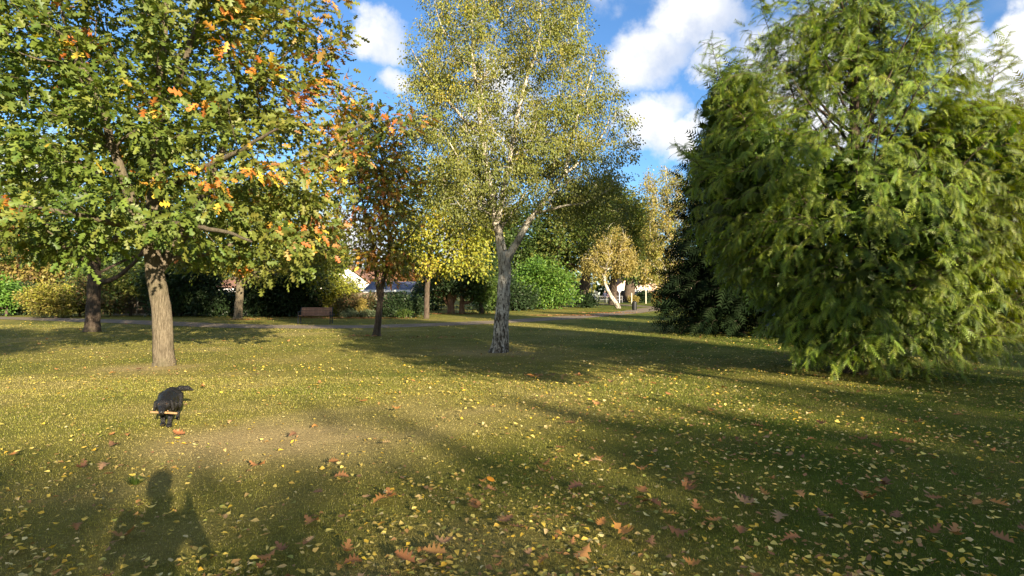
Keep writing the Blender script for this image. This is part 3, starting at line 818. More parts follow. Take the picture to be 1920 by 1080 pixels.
    if filler:      # inner leaf filler, its dark green painting shade deep in the crown
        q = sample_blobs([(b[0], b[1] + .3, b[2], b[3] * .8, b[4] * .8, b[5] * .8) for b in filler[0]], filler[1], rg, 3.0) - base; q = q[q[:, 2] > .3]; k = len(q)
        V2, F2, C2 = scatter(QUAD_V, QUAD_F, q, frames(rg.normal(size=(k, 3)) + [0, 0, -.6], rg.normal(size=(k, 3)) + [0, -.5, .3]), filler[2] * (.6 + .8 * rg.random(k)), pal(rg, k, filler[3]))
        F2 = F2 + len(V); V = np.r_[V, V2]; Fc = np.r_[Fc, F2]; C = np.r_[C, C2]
    f = link('foliage' if singles else 'crown', mesh_np(name + '_crown', V, Fc, smat or M_CON, C), root)
    if singles: tag(f, kind='stuff')
    print(name, 'sprays', n)
    return root

META = [(0.14, 0.20, 0.024), (0.195, 0.24, 0.028), (0.09, 0.145, 0.021)]
def big_metasequoia():
    base = np.array([7.0, 11.6, 0.0])
    def prof(z, az):
        t = [0, .6, 1.5, 2.6, 4.0, 5.5, 6.6, 7.6, 8.6, 9.6]
        r = [1.1, 1.9, 2.7, 3.15, 3.25, 2.9, 2.3, 1.6, .9, .2]
        return np.interp(z, t, r) * (1 + .10 * math.sin(3 * az + z))
    b = base
    def lead(u, v, D, u0, v0, D0=None):
        return tuple(W(u0, v0, D0 or D) - b), tuple(W(u, v, D) - b)
    LD = [lead(1342, 70, 11.0, 1420, 300) + (.75, 40), lead(1818, 5, 11.2, 1730, 250) + (.62, 44), lead(1893, 78, 11.4, 1800, 290) + (.55, 40),
          lead(1742, 15, 11.0, 1690, 230) + (.62, 40), lead(1425, -40, 11.8, 1500, 230) + (.9, 44), lead(1500, -120, 11.2, 1560, 170) + (.9, 44), lead(1590, -150, 11.4, 1590, 160) + (.9, 50), lead(1665, -90, 11.2, 1630, 170) + (.85, 46),
          lead(1275, 265, 11.0, 1380, 330) + (.45, 18), lead(1930, 250, 10.6, 1800, 360) + (.6, 24)]
    D = 11.5
    TB = [rad_blob(1600, 420, 240, 170, D, 2.5), rad_blob(1415, 320, 105, 150, D, 1.8), rad_blob(1385, 190, 60, 80, D, 1.1), rad_blob(1780, 350, 130, 170, D, 2.2), rad_blob(1830, 230, 50, 60, D, 1.0), rad_blob(1600, 180, 110, 90, D, 1.5),
          rad_blob(1715, 150, 75, 90, D, 1.3), rad_blob(1660, 590, 150, 85, D, 2.2), rad_blob(1535, 575, 85, 85, D, 1.9), rad_blob(1780, 540, 110, 85, D, 2.0), rad_blob(1880, 410, 75, 100, D, 1.5), rad_blob(1590, 60, 80, 90, D, 1.1), rad_blob(1490, 100, 70, 80, D, 1.0), rad_blob(1660, 40, 70, 80, D, 1.0)]
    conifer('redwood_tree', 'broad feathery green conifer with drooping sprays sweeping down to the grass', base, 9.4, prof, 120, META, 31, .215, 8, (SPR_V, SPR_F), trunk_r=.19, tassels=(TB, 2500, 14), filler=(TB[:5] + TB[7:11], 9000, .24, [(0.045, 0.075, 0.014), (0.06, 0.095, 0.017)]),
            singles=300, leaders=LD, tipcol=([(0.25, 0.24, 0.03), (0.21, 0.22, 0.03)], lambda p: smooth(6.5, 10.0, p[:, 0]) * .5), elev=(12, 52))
big_metasequoia()

def dark_conifer():
    base = np.array([9.3, 23.6, 0.0])
    prof = lambda z, az: np.interp(z, [0, 1, 3, 6, 8, 10, 11], [3.0, 3.1, 2.9, 2.2, 1.5, .6, .05]) * (1 + .06 * math.sin(5 * az + 2 * z))
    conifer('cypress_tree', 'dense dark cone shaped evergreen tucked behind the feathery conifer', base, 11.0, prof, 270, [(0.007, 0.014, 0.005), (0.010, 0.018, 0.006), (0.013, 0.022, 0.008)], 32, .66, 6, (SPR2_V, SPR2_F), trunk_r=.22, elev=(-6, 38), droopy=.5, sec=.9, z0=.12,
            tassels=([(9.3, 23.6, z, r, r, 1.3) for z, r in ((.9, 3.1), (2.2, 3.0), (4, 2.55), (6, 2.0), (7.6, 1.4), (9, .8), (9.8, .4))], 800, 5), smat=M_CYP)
dark_conifer()
def far_conifer():
    base = np.array([19.8, 21.5, 0.0])
    prof = lambda z, az: np.interp(z, [0, 1, 3, 5, 7, 9, 10], [2.6, 3.0, 3.1, 2.6, 1.8, .8, .05])
    conifer('redwood_tree', 'olive and yellow feathery conifer past the right side of the broad green one', base, 10.0, prof, 110, [(0.17, 0.165, 0.03), (0.21, 0.19, 0.035), (0.12, 0.135, 0.028)], 33, .52, 6, (SPR2_V, SPR2_F), elev=(8, 50), sec=.8,
            tassels=([(19.8, 21.5, 2.2, 2.9, 2.9, 2.0), (19.8, 21.5, 5.0, 2.5, 2.5, 2.2), (19.8, 21.5, 7.5, 1.5, 1.5, 1.8)], 500, 6))
far_conifer()

# ------------------------------------------------------------------ young oak, back oak and the trees along the path
def trees_mid():
    D = 21.9; base = W(708, 628, D); base[2] = 0
    L = [limb(D, [(706, 632), (708, 618), (711, 590), (713, 562), (719, 520), (730, 470), (722, 380), (715, 290), (700, 210)], [.21, .15, .125, .12, .085, .07, .055, .035, .012]),
         limb(D, [(712, 566), (706, 520), (700, 460, -.4), (680, 380, -.6), (665, 300, -.7)], [.085, .07, .055, .035, .012]),
         limb(D, [(728, 480), (770, 440, .2), (800, 400, .3)], [.04, .03, .012]),
         limb(D, [(716, 300), (745, 260, -.2), (785, 240, -.4)], [.035, .025, .012])]
    B = [rad_blob(710, 400, 80, 110, D, 1.7), rad_blob(690, 280, 75, 80, D, 1.5), rad_blob(665, 200, 35, 45, D, .7), rad_blob(745, 235, 50, 25, D, .7), rad_blob(630, 300, 60, 60, D, 1.0, -.6), rad_blob(760, 340, 40, 60, D, 1.0), rad_blob(720, 490, 60, 35, D, 1.2)]
    make_tree('oak_tree', 'slender young oak turning orange and rust, forked low beside the path', 'tree', base, L, B, 330, 15, .20, OLIVE + YGREEN + [(0.30, 0.22, 0.05)] + GREEN_OAK[3:] + [(0.26, 0.20, 0.045), (0.17, 0.19, 0.035)], M_DARKB, (OAK_V, OAK_F),
              seed=41, dens=1.5, sigma=.25, mind=.2, accent_frac=.24, accent_pal=ORANGE + RUST[2:], tip_r=.006)
    D = 24.4; base = W(175, 622, D); base[2] = 0
    L = [limb(D, [(174, 626), (175, 612), (176, 570), (177, 525), (178, 440), (172, 340), (170, 250)], [.40, .30, .265, .25, .19, .10, .02]),
         limb(D, [(177, 530), (210, 524, -.2), (238, 505, -.4), (270, 470, -.6), (310, 420, -.6)], [.12, .10, .085, .06, .02]),
         limb(D, [(176, 500), (130, 470, .4), (80, 430, .6), (20, 390, .8)], [.12, .09, .06, .02])]
    B = [rad_blob(170, 380, 210, 110, D, 4.2), rad_blob(60, 430, 130, 70, D, 3.0), rad_blob(290, 420, 110, 60, D, 3.0), rad_blob(170, 290, 120, 90, D, 3.0)]
    make_tree('oak_tree', 'shaded oak with a dark thick trunk and low right hand limb near the yellow bush', 'tree', base, L, B, 300, 8, .32, GREEN_OAK, M_DARKB, (OAK_V, OAK_F), seed=42, dens=1.5, sigma=.36, mind=.3, accent_frac=.05, accent_pal=ORANGE + RUST)
    D = 36.5; base = W(447, 598.5, D); base[2] = 0
    L = [limb(D, [(446, 601), (447, 592), (449, 560), (450, 530), (446, 480), (440, 420), (445, 350)], [.36, .27, .24, .22, .15, .09, .02]),
         limb(D, [(449, 540), (465, 522, -.3), (500, 490, -.5), (550, 450, -.5)], [.15, .13, .09, .02]),
         limb(D, [(449, 530), (425, 500, .3), (390, 460, .6)], [.12, .09, .02])]
    B = [rad_blob(430, 430, 110, 75, D, 3.4), rad_blob(545, 440, 105, 80, D, 3.4), rad_blob(595, 490, 55, 45, D, 2.4), rad_blob(350, 450, 70, 65, D, 2.6), rad_blob(470, 370, 110, 60, D, 3.0), rad_blob(470, 510, 40, 22, D, 1.6, -1.2)]
    make_tree('maple_tree', 'yellowing tree with a dappled sunlit trunk near the bench and dark evergreens', 'tree', base, L, B, 420, 20, .22, YGREEN + OLIVE + MIDG[:1], M_OAKB, seed=43, dens=1.7, sigma=.42, mind=.35, accent_frac=.04, accent_pal=RUST + YELLOW, tip_r=.01)
    D = 37.5; base = W(800, 597.5, D); base[2] = 0
    L = [limb(D, [(800, 600), (800, 592), (801, 550), (804, 500), (815, 440), (822, 380), (825, 320)], [.25, .19, .17, .155, .12, .07, .02]),
         limb(D, [(803, 510), (785, 470, .4), (770, 430, .4)], [.08, .06, .02]), limb(D, [(810, 470), (850, 440, -.5), (890, 420, -.6)], [.08, .06, .02])]
    B = [rad_blob(800, 400, 65, 75, D, 2.2), rad_blob(862, 430, 65, 80, D, 2.2), rad_blob(900, 470, 32, 55, D, 1.4, -.5), rad_blob(780, 470, 45, 40, D, 1.8), rad_blob(835, 490, 60, 35, D, 1.8), rad_blob(840, 340, 70, 50, D, 1.8)]
    make_tree('ash_tree', 'bright yellow green tree with a straight slim trunk beside the brown yews', 'tree', base, L, B, 330, 18, .21, YGREEN + [(0.34, 0.31, 0.035)], M_DARKB, seed=44, dens=1.7, sigma=.36, mind=.3, accent_frac=.05, accent_pal=YELLOW, tip_r=.01, droop=.8)
trees_mid()

def yews():
    D = 47.0
    lab = ['reddish barked yew with a mossy elbow limb bending upward', 'stout reddish yew trunk between the elbow limbed yew and the slim ash', 'ivy clad stem leaning left of the pale birch trunk, beside the yews']
    for k, (u, v, w, sd) in enumerate([(866, 588.5, .22, 51), (846, 589.5, .30, 52), (903, 588, .16, 53)]):
        base = W(u, v, D); base[2] = 0
        if k == 0:
            L = [limb(D, [(u, v + 2), (u, 580), (u, 568), (u + 1, 550), (u - 2, 515)], [w * 1.15, w, w * .95, w * .6, .02]),
                 limb(D, [(u, 567), (u + 8, 568, -.2), (u + 16, 565, -.4), (u + 21, 553, -.4), (u + 27, 535, -.2)], [.17, .15, .13, .11, .03])]
        elif k == 1:
            L = [limb(D, [(u, v + 2), (u, 580), (u - 1, 560), (u - 3, 530), (u, 500)], [w * 1.2, w, w * .85, w * .5, .02]), limb(D, [(u, 575), (u + 8, 555), (u + 10, 530)], [.16, .13, .03]), limb(D, [(u, 578), (u - 12, 560, .3), (u - 16, 530)], [.16, .13, .03])]
        else:
            L = [limb(D, [(u + 1, v + 2), (u - 1, 575), (u - 5, 550), (u - 3, 520)], [w * 1.3, w, w * .8, .02])]
        B = [[rad_blob(872, 520, 48, 34, D, 2.2), rad_blob(890, 500, 40, 30, D, 2.0)], [rad_blob(830, 520, 42, 34, D, 2.2), rad_blob(815, 545, 28, 22, D, 1.6, 1.2)], [rad_blob(905, 535, 26, 30, D, 1.4), rad_blob(905, 580, 10, 8, D, .5)]][k]
        make_tree('yew_tree', lab[k], 'tree', base, L, B, 120, 22, .20, DARKG + MIDG[2:] if k < 2 else MIDG, M_YEWB if k < 2 else M_DARKB, seed=sd, sigma=.42, mind=.3, tip_r=.012, dens=1.8)
yews()

def shrub(name, label, u, v, D, blobs, palette, n=90, per=22, ls=.2, seed=1, sig=.38, cat_='shrub', bark=M_DARKB, group=None, **kw):
    base = W(u, v, D); base[2] = float(ground_z(base[0], base[1]))
    z1 = max(b[2] for b in blobs)
    pts = np.array([base + [0, 0, -.05], base + [0.02, 0, (z1 - base[2]) * .3], base + [.05, 0, (z1 - base[2]) * .65], base + [0, 0, (z1 - base[2]) * .95]])
    return make_tree(name, label, cat_, base, [(pts, np.array([.10, .08, .05, .015]))], blobs, n, per, ls, palette, bark, seed=seed, sigma=sig, mind=kw.pop('mind', .22), tip_r=.01, bf=.6, group=group, dens=2.0, **kw)
def shrubs():
    # evergreens in the shade along the fence, from left to right
    D = 41.5
    spec = [(325, 'dark holly bush in deep shade right of the pale oak trunk', [(325, 560, 42, 34), (310, 525, 34, 26)], 61),
            (392, 'dark evergreen bush in deep shade, first one left of the dappled trunk', [(395, 562, 40, 34), (380, 520, 40, 26)], 62),
            (492, 'dark evergreen bush right of the dappled trunk', [(492, 560, 46, 36), (500, 530, 40, 24)], 63),
            (555, 'dark rounded evergreen rising behind the left end of the bench', [(555, 562, 36, 34), (575, 530, 30, 24)], 64)]
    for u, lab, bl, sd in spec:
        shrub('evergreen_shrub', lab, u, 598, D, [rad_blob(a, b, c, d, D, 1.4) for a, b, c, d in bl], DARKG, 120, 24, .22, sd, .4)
    D = 40.0
    shrub('hedge', 'dark clipped hedge left of the slim ash trunk', 755, 597, D, [rad_blob(735, 575, 24, 20, D, .8), rad_blob(765, 574, 28, 22, D, .8)], DARKG, 110, 26, .15, 65, .25, 'hedge', mind=.12)
    shrub('hedge', 'brownish clipped hedge along the fence behind the bench', 650, 596, D, [rad_blob(655, 572, 24, 16, D, .5), rad_blob(690, 573, 26, 17, D, .5)], BROWN + DARKG, 120, 26, .14, 66, .22, 'hedge', mind=.12)
    D = 38.6
    shrub('low_shrub', 'low silvery green shrub at the fence foot, nearer the bench', 655, 596, D, [rad_blob(655, 590, 13, 6, D, .45)], [(0.15, 0.18, 0.10), (0.12, 0.15, 0.07)], 40, 24, .10, 67, .12, mind=.06)
    shrub('low_shrub', 'low silvery green shrub directly behind the young oak trunk', 692, 596, D, [rad_blob(690, 590, 16, 6, D, .45)], [(0.15, 0.18, 0.10), (0.12, 0.15, 0.07)], 40, 24, .10, 68, .12, mind=.06)
    shrub('low_shrub', 'low glossy green shrub at the foot of the dark hedge', 760, 597, D, [rad_blob(758, 591, 14, 6, D, .45)], MIDG, 40, 24, .12, 69, .14, mind=.06)
    shrub('upright_shrub', 'yellowish upright shrub against the fence behind the low silvery shrubs', 678, 596, 39.2, [rad_blob(678, 575, 5, 14, 39.2, .3)], OCHRE, 40, 18, .11, 70, .10, mind=.06)
    shrub('upright_shrub', 'yellow green bush overtopping the fence behind the bench', 640, 596, 42.5, [rad_blob(640, 540, 30, 20, 42.5, 1.2), rad_blob(630, 565, 18, 20, 42.5, .8)], YGREEN, 90, 22, .17, 71, .3)
    D = 58.0
    shrub('laurel_bush', 'large rounded bright green bush right of the silver birch trunk', 1015, 581.5, D, [rad_blob(*b, D, 1.7) for b in ((1008, 506, 26, 18), (1046, 524, 24, 20), (984, 528, 26, 20), (1022, 540, 36, 20), (1061, 552, 15, 18), (974, 553, 20, 14), (1000, 556, 30, 14), (1038, 560, 26, 12), (1026, 515, 18, 14))], LAUREL + [(0.17, 0.25, 0.04), (0.06, 0.12, 0.022)], 330, 15, .27, 72, .50, mind=.28)
    shrub('evergreen_shrub', 'dark bush right beside the bright green bush', 1098, 580, 62.0, [rad_blob(1098, 566, 14, 13, 62, .9)], DARKG, 70, 22, .22, 73, .3)
    # far left corner
    D = 39.0
    shrub('bush', 'yellow green feathery bush at the path edge left of the dark trunk', 105, 592, D, [rad_blob(92, 558, 38, 24, D, 1.3), rad_blob(100, 575, 32, 14, D, 1.1)], OCHRE + YGREEN, 170, 22, .15, 74, .26, mind=.15)
    shrub('bush', 'fresh green bush at the far left corner of the lawn', 12, 590, 42.0, [rad_blob(8, 555, 26, 26, 42, 1.2), rad_blob(-20, 550, 30, 34, 42, 1.4)], LAUREL, 110, 22, .20, 75, .3)
    shrub('bush', 'dark bush between the fresh green bush and the feathery yellow one', 45, 588, 44.0, [rad_blob(45, 560, 22, 24, 44, 1.2)], DARKG, 70, 22, .2, 76, .3)
    shrub('bush', 'brown green bush in shade behind the dark thick trunk', 150, 596, 41.0, [rad_blob(150, 555, 34, 34, 41, 1.4), rad_blob(205, 560, 26, 26, 41, 1.2)], BROWN + MIDG, 130, 22, .19, 77, .32)
    shrub('climber_bush', 'green and gold climber spilling over the fence right of the dark trunk', 245, 597, 42.0, [rad_blob(215, 530, 30, 20, 42, 1.0), rad_blob(255, 525, 30, 26, 42, 1.2)], OLIVE + MIDG, 110, 22, .2, 78, .32)
    # far right corner by the road
    shrub('bush', 'russet and green hedge bush near the pale post', 1235, 571, 84.0, [rad_blob(1232, 556, 22, 12, 84, 1.0), rad_blob(1252, 552, 14, 14, 84, 1.0)], RUST + MIDG, 120, 20, .25, 79, .35)
    shrub('bush', 'small golden bush in front of the white van', 1188, 569, 80.0, [rad_blob(1187, 561, 8, 5, 80, .5)], OCHRE, 40, 20, .16, 80, .16, mind=.06)
    shrub('bush', 'dark rounded bush between the golden bush and the russet hedge', 1208, 571, 83.0, [rad_blob(1206, 558, 9, 11, 83, .8)], DARKG, 60, 22, .25, 81, .3)
shrubs()

def far_trees():
    def T(name, label, u, v, D, stem, radii, blobs, palette, n, per, ls, seed, bark=M_DARKB, sig=.6, **kw):
        base = W(u, v, D); base[2] = float(ground_z(base[0], base[1]))
        st = limb(D, stem, radii); st[0][0] = base - [0, 0, .05]
        return make_tree(name, label, 'tree', base, [st] + kw.pop('limbs', []), [rad_blob(*b[:4], D, b[4]) for b in blobs], n, per, ls, palette, bark, seed=seed, sigma=sig, mind=kw.pop('mind', .4), tip_r=.015, dens=1.6, **kw)
    T('weeping_birch', 'small ochre weeping birch with a curved leaning trunk beside the bin', 1160, 580.5, 59.5, [(1160, 581), (1153, 566), (1146, 556), (1138, 540), (1133, 522), (1138, 490), (1145, 450)], [.30, .23, .20, .165, .14, .08, .02],
      [(1138, 478, 50, 30, 2.2), (1148, 440, 36, 26, 1.8), (1172, 478, 26, 30, 1.5), (1112, 490, 24, 24, 1.4)], OCHRE, 200, 26, .17, 91, M_BIRCH, .36, hang=1.1, mind=.3)
    T('ivy_tree', 'dark ivy covered tree with a leaning trunk behind the bright green bush', 1086, 579, 66.0, [(1085, 579), (1088, 560), (1096, 535), (1098, 500), (1090, 450)], [.75, .62, .6, .5, .05],
      [(1060, 440, 58, 60, 3.6), (1110, 450, 45, 50, 3.0), (1095, 400, 55, 40, 3.0), (1030, 480, 40, 40, 2.6)], MIDG + OLIVE, 330, 24, .34, 92)
    T('plane_tree', 'dark twin stemmed tree behind the ochre weeping birch', 1150, 577, 72.0, [(1149, 578), (1149, 560), (1150, 535), (1152, 500), (1150, 440)], [.62, .5, .45, .35, .05],
      [(1165, 410, 55, 60, 4.0), (1185, 470, 30, 50, 3.0), (1120, 390, 50, 50, 3.4)], OLIVE + MIDG, 300, 24, .36, 93)
    T('cedar_tree', 'dark spreading tree with a massive trunk beside the white van', 1190, 571, 88.0, [(1179, 571), (1180, 555), (1182, 530), (1186, 490), (1190, 430)], [1.0, .85, .8, .6, .05],
      [(1195, 460, 45, 50, 4.0), (1225, 505, 36, 24, 3.2), (1170, 430, 40, 50, 3.4), (1200, 520, 28, 12, 2.6)], DARKG + MIDG, 300, 24, .40, 94)
    T('golden_birch', 'tall golden birch with hanging sprays behind the dark cone shaped evergreen', 1268, 577, 62.0, [(1266, 577), (1262, 545), (1258, 525), (1262, 480), (1255, 400), (1248, 310)], [.26, .2, .18, .15, .09, .02],
      [(1238, 350, 36, 55, 2.0), (1248, 430, 42, 60, 2.4), (1236, 495, 34, 40, 2.0), (1280, 380, 40, 70, 2.0)], OCHRE + YGREEN[:1], 300, 24, .19, 95, M_BIRCH, .4, hang=1.4,
      limbs=[limb(62.0, [(1261, 545), (1245, 540), (1225, 527), (1212, 520)], [.14, .12, .08, .03])])
    T('lime_tree', 'olive green tree filling the gap between the yellow ash and the bright green bush', 950, 575, 66.0, [(950, 575), (950, 540), (950, 480), (945, 420)], [.5, .4, .3, .05],
      [(940, 460, 60, 60, 3.6), (985, 440, 50, 50, 3.2), (960, 520, 50, 30, 3.0)], MIDG + DARKG[2:], 300, 24, .34, 96)
    T('holly_tree', 'dark evergreen tree in shade between the yews and the birch trunk', 925, 583, 55.0, [(925, 583), (925, 560), (927, 540), (928, 500)], [.3, .25, .2, .04],
      [(928, 545, 34, 32, 2.0), (970, 560, 28, 20, 1.8), (800, 560, 22, 26, 1.6)], DARKG, 260, 24, .26, 97)
    T('sycamore_tree', 'bronze leaved tree behind the fence at the far left', 60, 582, 55.0, [(60, 583), (60, 550), (55, 500), (50, 440)], [.4, .33, .25, .05],
      [(60, 480, 90, 55, 4.2), (0, 440, 80, 60, 4.0), (50, 520, 50, 25, 3.0)], OCHRE + BROWN + OLIVE, 300, 22, .32, 98)
    T('beech_tree', 'dark tree behind the fence between the two oak trunks', 235, 583, 56.0, [(235, 583), (235, 550), (232, 500), (240, 455)], [.4, .33, .25, .05],
      [(225, 505, 65, 35, 3.6), (330, 510, 50, 35, 3.4)], MIDG + DARKG, 260, 22, .32, 99)
    T('copper_tree', 'reddish brown leaved tree behind the low blue grey roof', 770, 577, 62.0, [(770, 577), (770, 550), (772, 520), (770, 490)], [.3, .25, .18, .04],
      [(778, 515, 34, 24, 2.2), (760, 500, 30, 20, 2.0)], RUST + BROWN, 170, 22, .26, 100)
    T('willow_tree', 'pale green tree rising behind the fence beyond the bench', 590, 578, 60.0, [(590, 578), (590, 550), (592, 500), (590, 440)], [.4, .33, .25, .05],
      [(590, 480, 60, 50, 3.6), (540, 520, 50, 35, 3.0)], MIDG + YGREEN, 240, 22, .32, 101)
far_trees()

def distant_wood():
    rg = np.random.default_rng(77); P = []; C = []
    for k in range(150):
        a = math.radians(-58 + 116 * k / 149 + rg.normal() * .3); D = 118 + rg.random() * 30
        y = D * math.cos(a); x = D * math.sin(a); 
        if y < 15: continue
        h = 6.0 + 4.5 * rg.random(); w = 2.6 + 2 * rg.random(); n = 220
        d = rg.normal(size=(n, 3)); d /= np.linalg.norm(d, axis=1)[:, None]; r = rg.random((n, 1)) ** .25
        p = np.array([x, y, h * .52 + .3]) + d * r * np.array([w, w, h * .5]); P.append(p); C.append(np.repeat(pal(rg, 1, MIDG + OLIVE + DARKG + OCHRE[:1]), n, 0) * (0.8 + .4 * rg.random((n, 1))))
    P = np.concatenate(P); C = np.concatenate(C); n = len(P)
    R = frames(rg.normal(size=(n, 3)), rg.normal(size=(n, 3)) + [0, 0, .7]); V, Fc, Cc = scatter(QUAD_V, QUAD_F, P, R, .7 + .5 * rg.random(n), C)
    o = link('distant_wood', mesh_np('distant_wood', V, Fc, M_LEAF, Cc)); tag(o, 'mixed green belt of distant trees closing the horizon behind the park', 'wood', kind='stuff')
distant_wood()

# ------------------------------------------------------------------ trees behind the photographer (they shade the foreground)
def back_trees():
    def ps(p, s): return np.array([.866 * p - .5 * s, .5 * p + .866 * s, 0.0])
    def T(name, label, p, s, stem_r, H, blobs, pal_, n, per, ls, seed, sig=.4, dens=1.3):
        base = ps(p, s)
        pts = np.array([base + [0, 0, z] for z in np.linspace(-.05, H * .9, 6)])
        B = []
        for (dp, ds, z, rp, rs, rz) in blobs:
            c = base + .866 * np.array([dp, 0, 0]) + np.array([-.5 * ds, .5 * dp + .866 * ds, z]); r = max(rp, rs); B.append((c[0], c[1], c[2], rp, rs, rz))
        make_tree(name, label, 'tree', base, [(pts, np.linspace(stem_r * 1.2, .02, 6))], B, n, per, ls, pal_, M_DARKB, seed=seed, sigma=sig, mind=.3, tip_r=.012, dens=dens)
    # open crowned tree right of the camera: its shade lies round the birch
    T('cherry_tree', 'spreading tree just outside the view, shading the birch from the right', 10.7, -5.0, .16, 8.5,
      [(-4.0, 0, 5.6, 2.0, 2.0, 1.7), (-3.2, 0, 7.0, 1.8, 2.0, 1.6), (-1.3, 0, 4.5, 1.5, 1.6, .75)], MIDG, 260, 22, .24, 201, .34, 1.2)
    T('lime_tree', 'high crowned tree behind the camera, shading the lawn at far left', -6.6, -5.0, .2, 10.0, [(0, 0, 7.6, 2.8, 2.4, 2.2), (-1.5, 0, 8.6, 2.6, 2.4, 2.0)], MIDG, 260, 24, .24, 202)
    for k, (p, s, top, w, de) in enumerate([(-10.5, -46, 16.6, 3.6, .9), (-6.2, -45, 15.7, 3.6, .9), (-2.2, -46, 14.55, 3.9, 1.5), (1.6, -44, 13.15, 3.9, 1.3), (5.4, -46, 13.6, 3.9, 2.2), (9.2, -45, 13.3, 3.9, 2.6), (13.2, -46, 13.9, 3.9, 2.6), (17.4, -45, 14.9, 3.9, 1.8), (22, -46, 15.8, 3.9, 1.6), (-.3, -58, 16.5, 3.9, 1.3), (-4.0, -58, 17.7, 3.9, 1.5), (3.5, -59, 16.4, 3.9, 1.5), (7.3, -58, 16.6, 3.9, 2.3), (11.2, -58, 16.8, 3.9, 2.3)]):  # the farther row is unseen, added to blend streaks in the shade
        T('poplar_tree', 'tall tree in the far row behind the camera that shades the near grass', p, s, .24, top * .9, [(0, 0, top * .72, w * .85, 2.2, top * .27), (.3, 0, top * .42, w, 2.4, top * .32), (0, 0, top * .2, w * .8, 2.2, top * .16)], MIDG, 220, 13, .70, 210 + k, .5, de)
back_trees()
for o in COL.objects:
    if o.name.startswith('poplar_tree') and o.parent is None: o['group'] = 'row of tall trees behind the camera'

# ------------------------------------------------------------------ blended bodies (dog, people)
def blend_body(name, parts, voxel, mat, smooth_it=6, matfun=None, mats=None):
    mb = MB()
    for pt in parts:
        if pt[0] == 'e': mb.sphere(pt[1], pt[2], 3)
        else:
            a = Vector(pt[1]); b = Vector(pt[2]); r1, r2 = pt[3], pt[4]; n = max(2, int((b - a).length / (min(r1, r2) * .45)) + 1)
            for i in range(n + 1):
                t = i / n; mb.sphere(a.lerp(b, t), r1 + (r2 - r1) * t, 2)
    me = mb.mesh(name, mat); tmp = bpy.data.objects.new('tmp', me); COL.objects.link(tmp)
    rm = tmp.modifiers.new('r', 'REMESH'); rm.mode = 'VOXEL'; rm.voxel_size = voxel; rm.use_smooth_shade = True
    sm = tmp.modifiers.new('s', 'SMOOTH'); sm.iterations = smooth_it; sm.factor = .5
    dg = bpy.context.evaluated_depsgraph_get(); out = bpy.data.meshes.new_from_object(tmp.evaluated_get(dg))
    bpy.data.objects.remove(tmp); bpy.data.meshes.remove(me); out.name = name
    out.materials.clear()
    for m in (mats or [mat]): out.materials.append(m)
    for p in out.polygons:
        p.use_smooth = True
        if matfun: p.material_index = matfun(p.center)
    return out

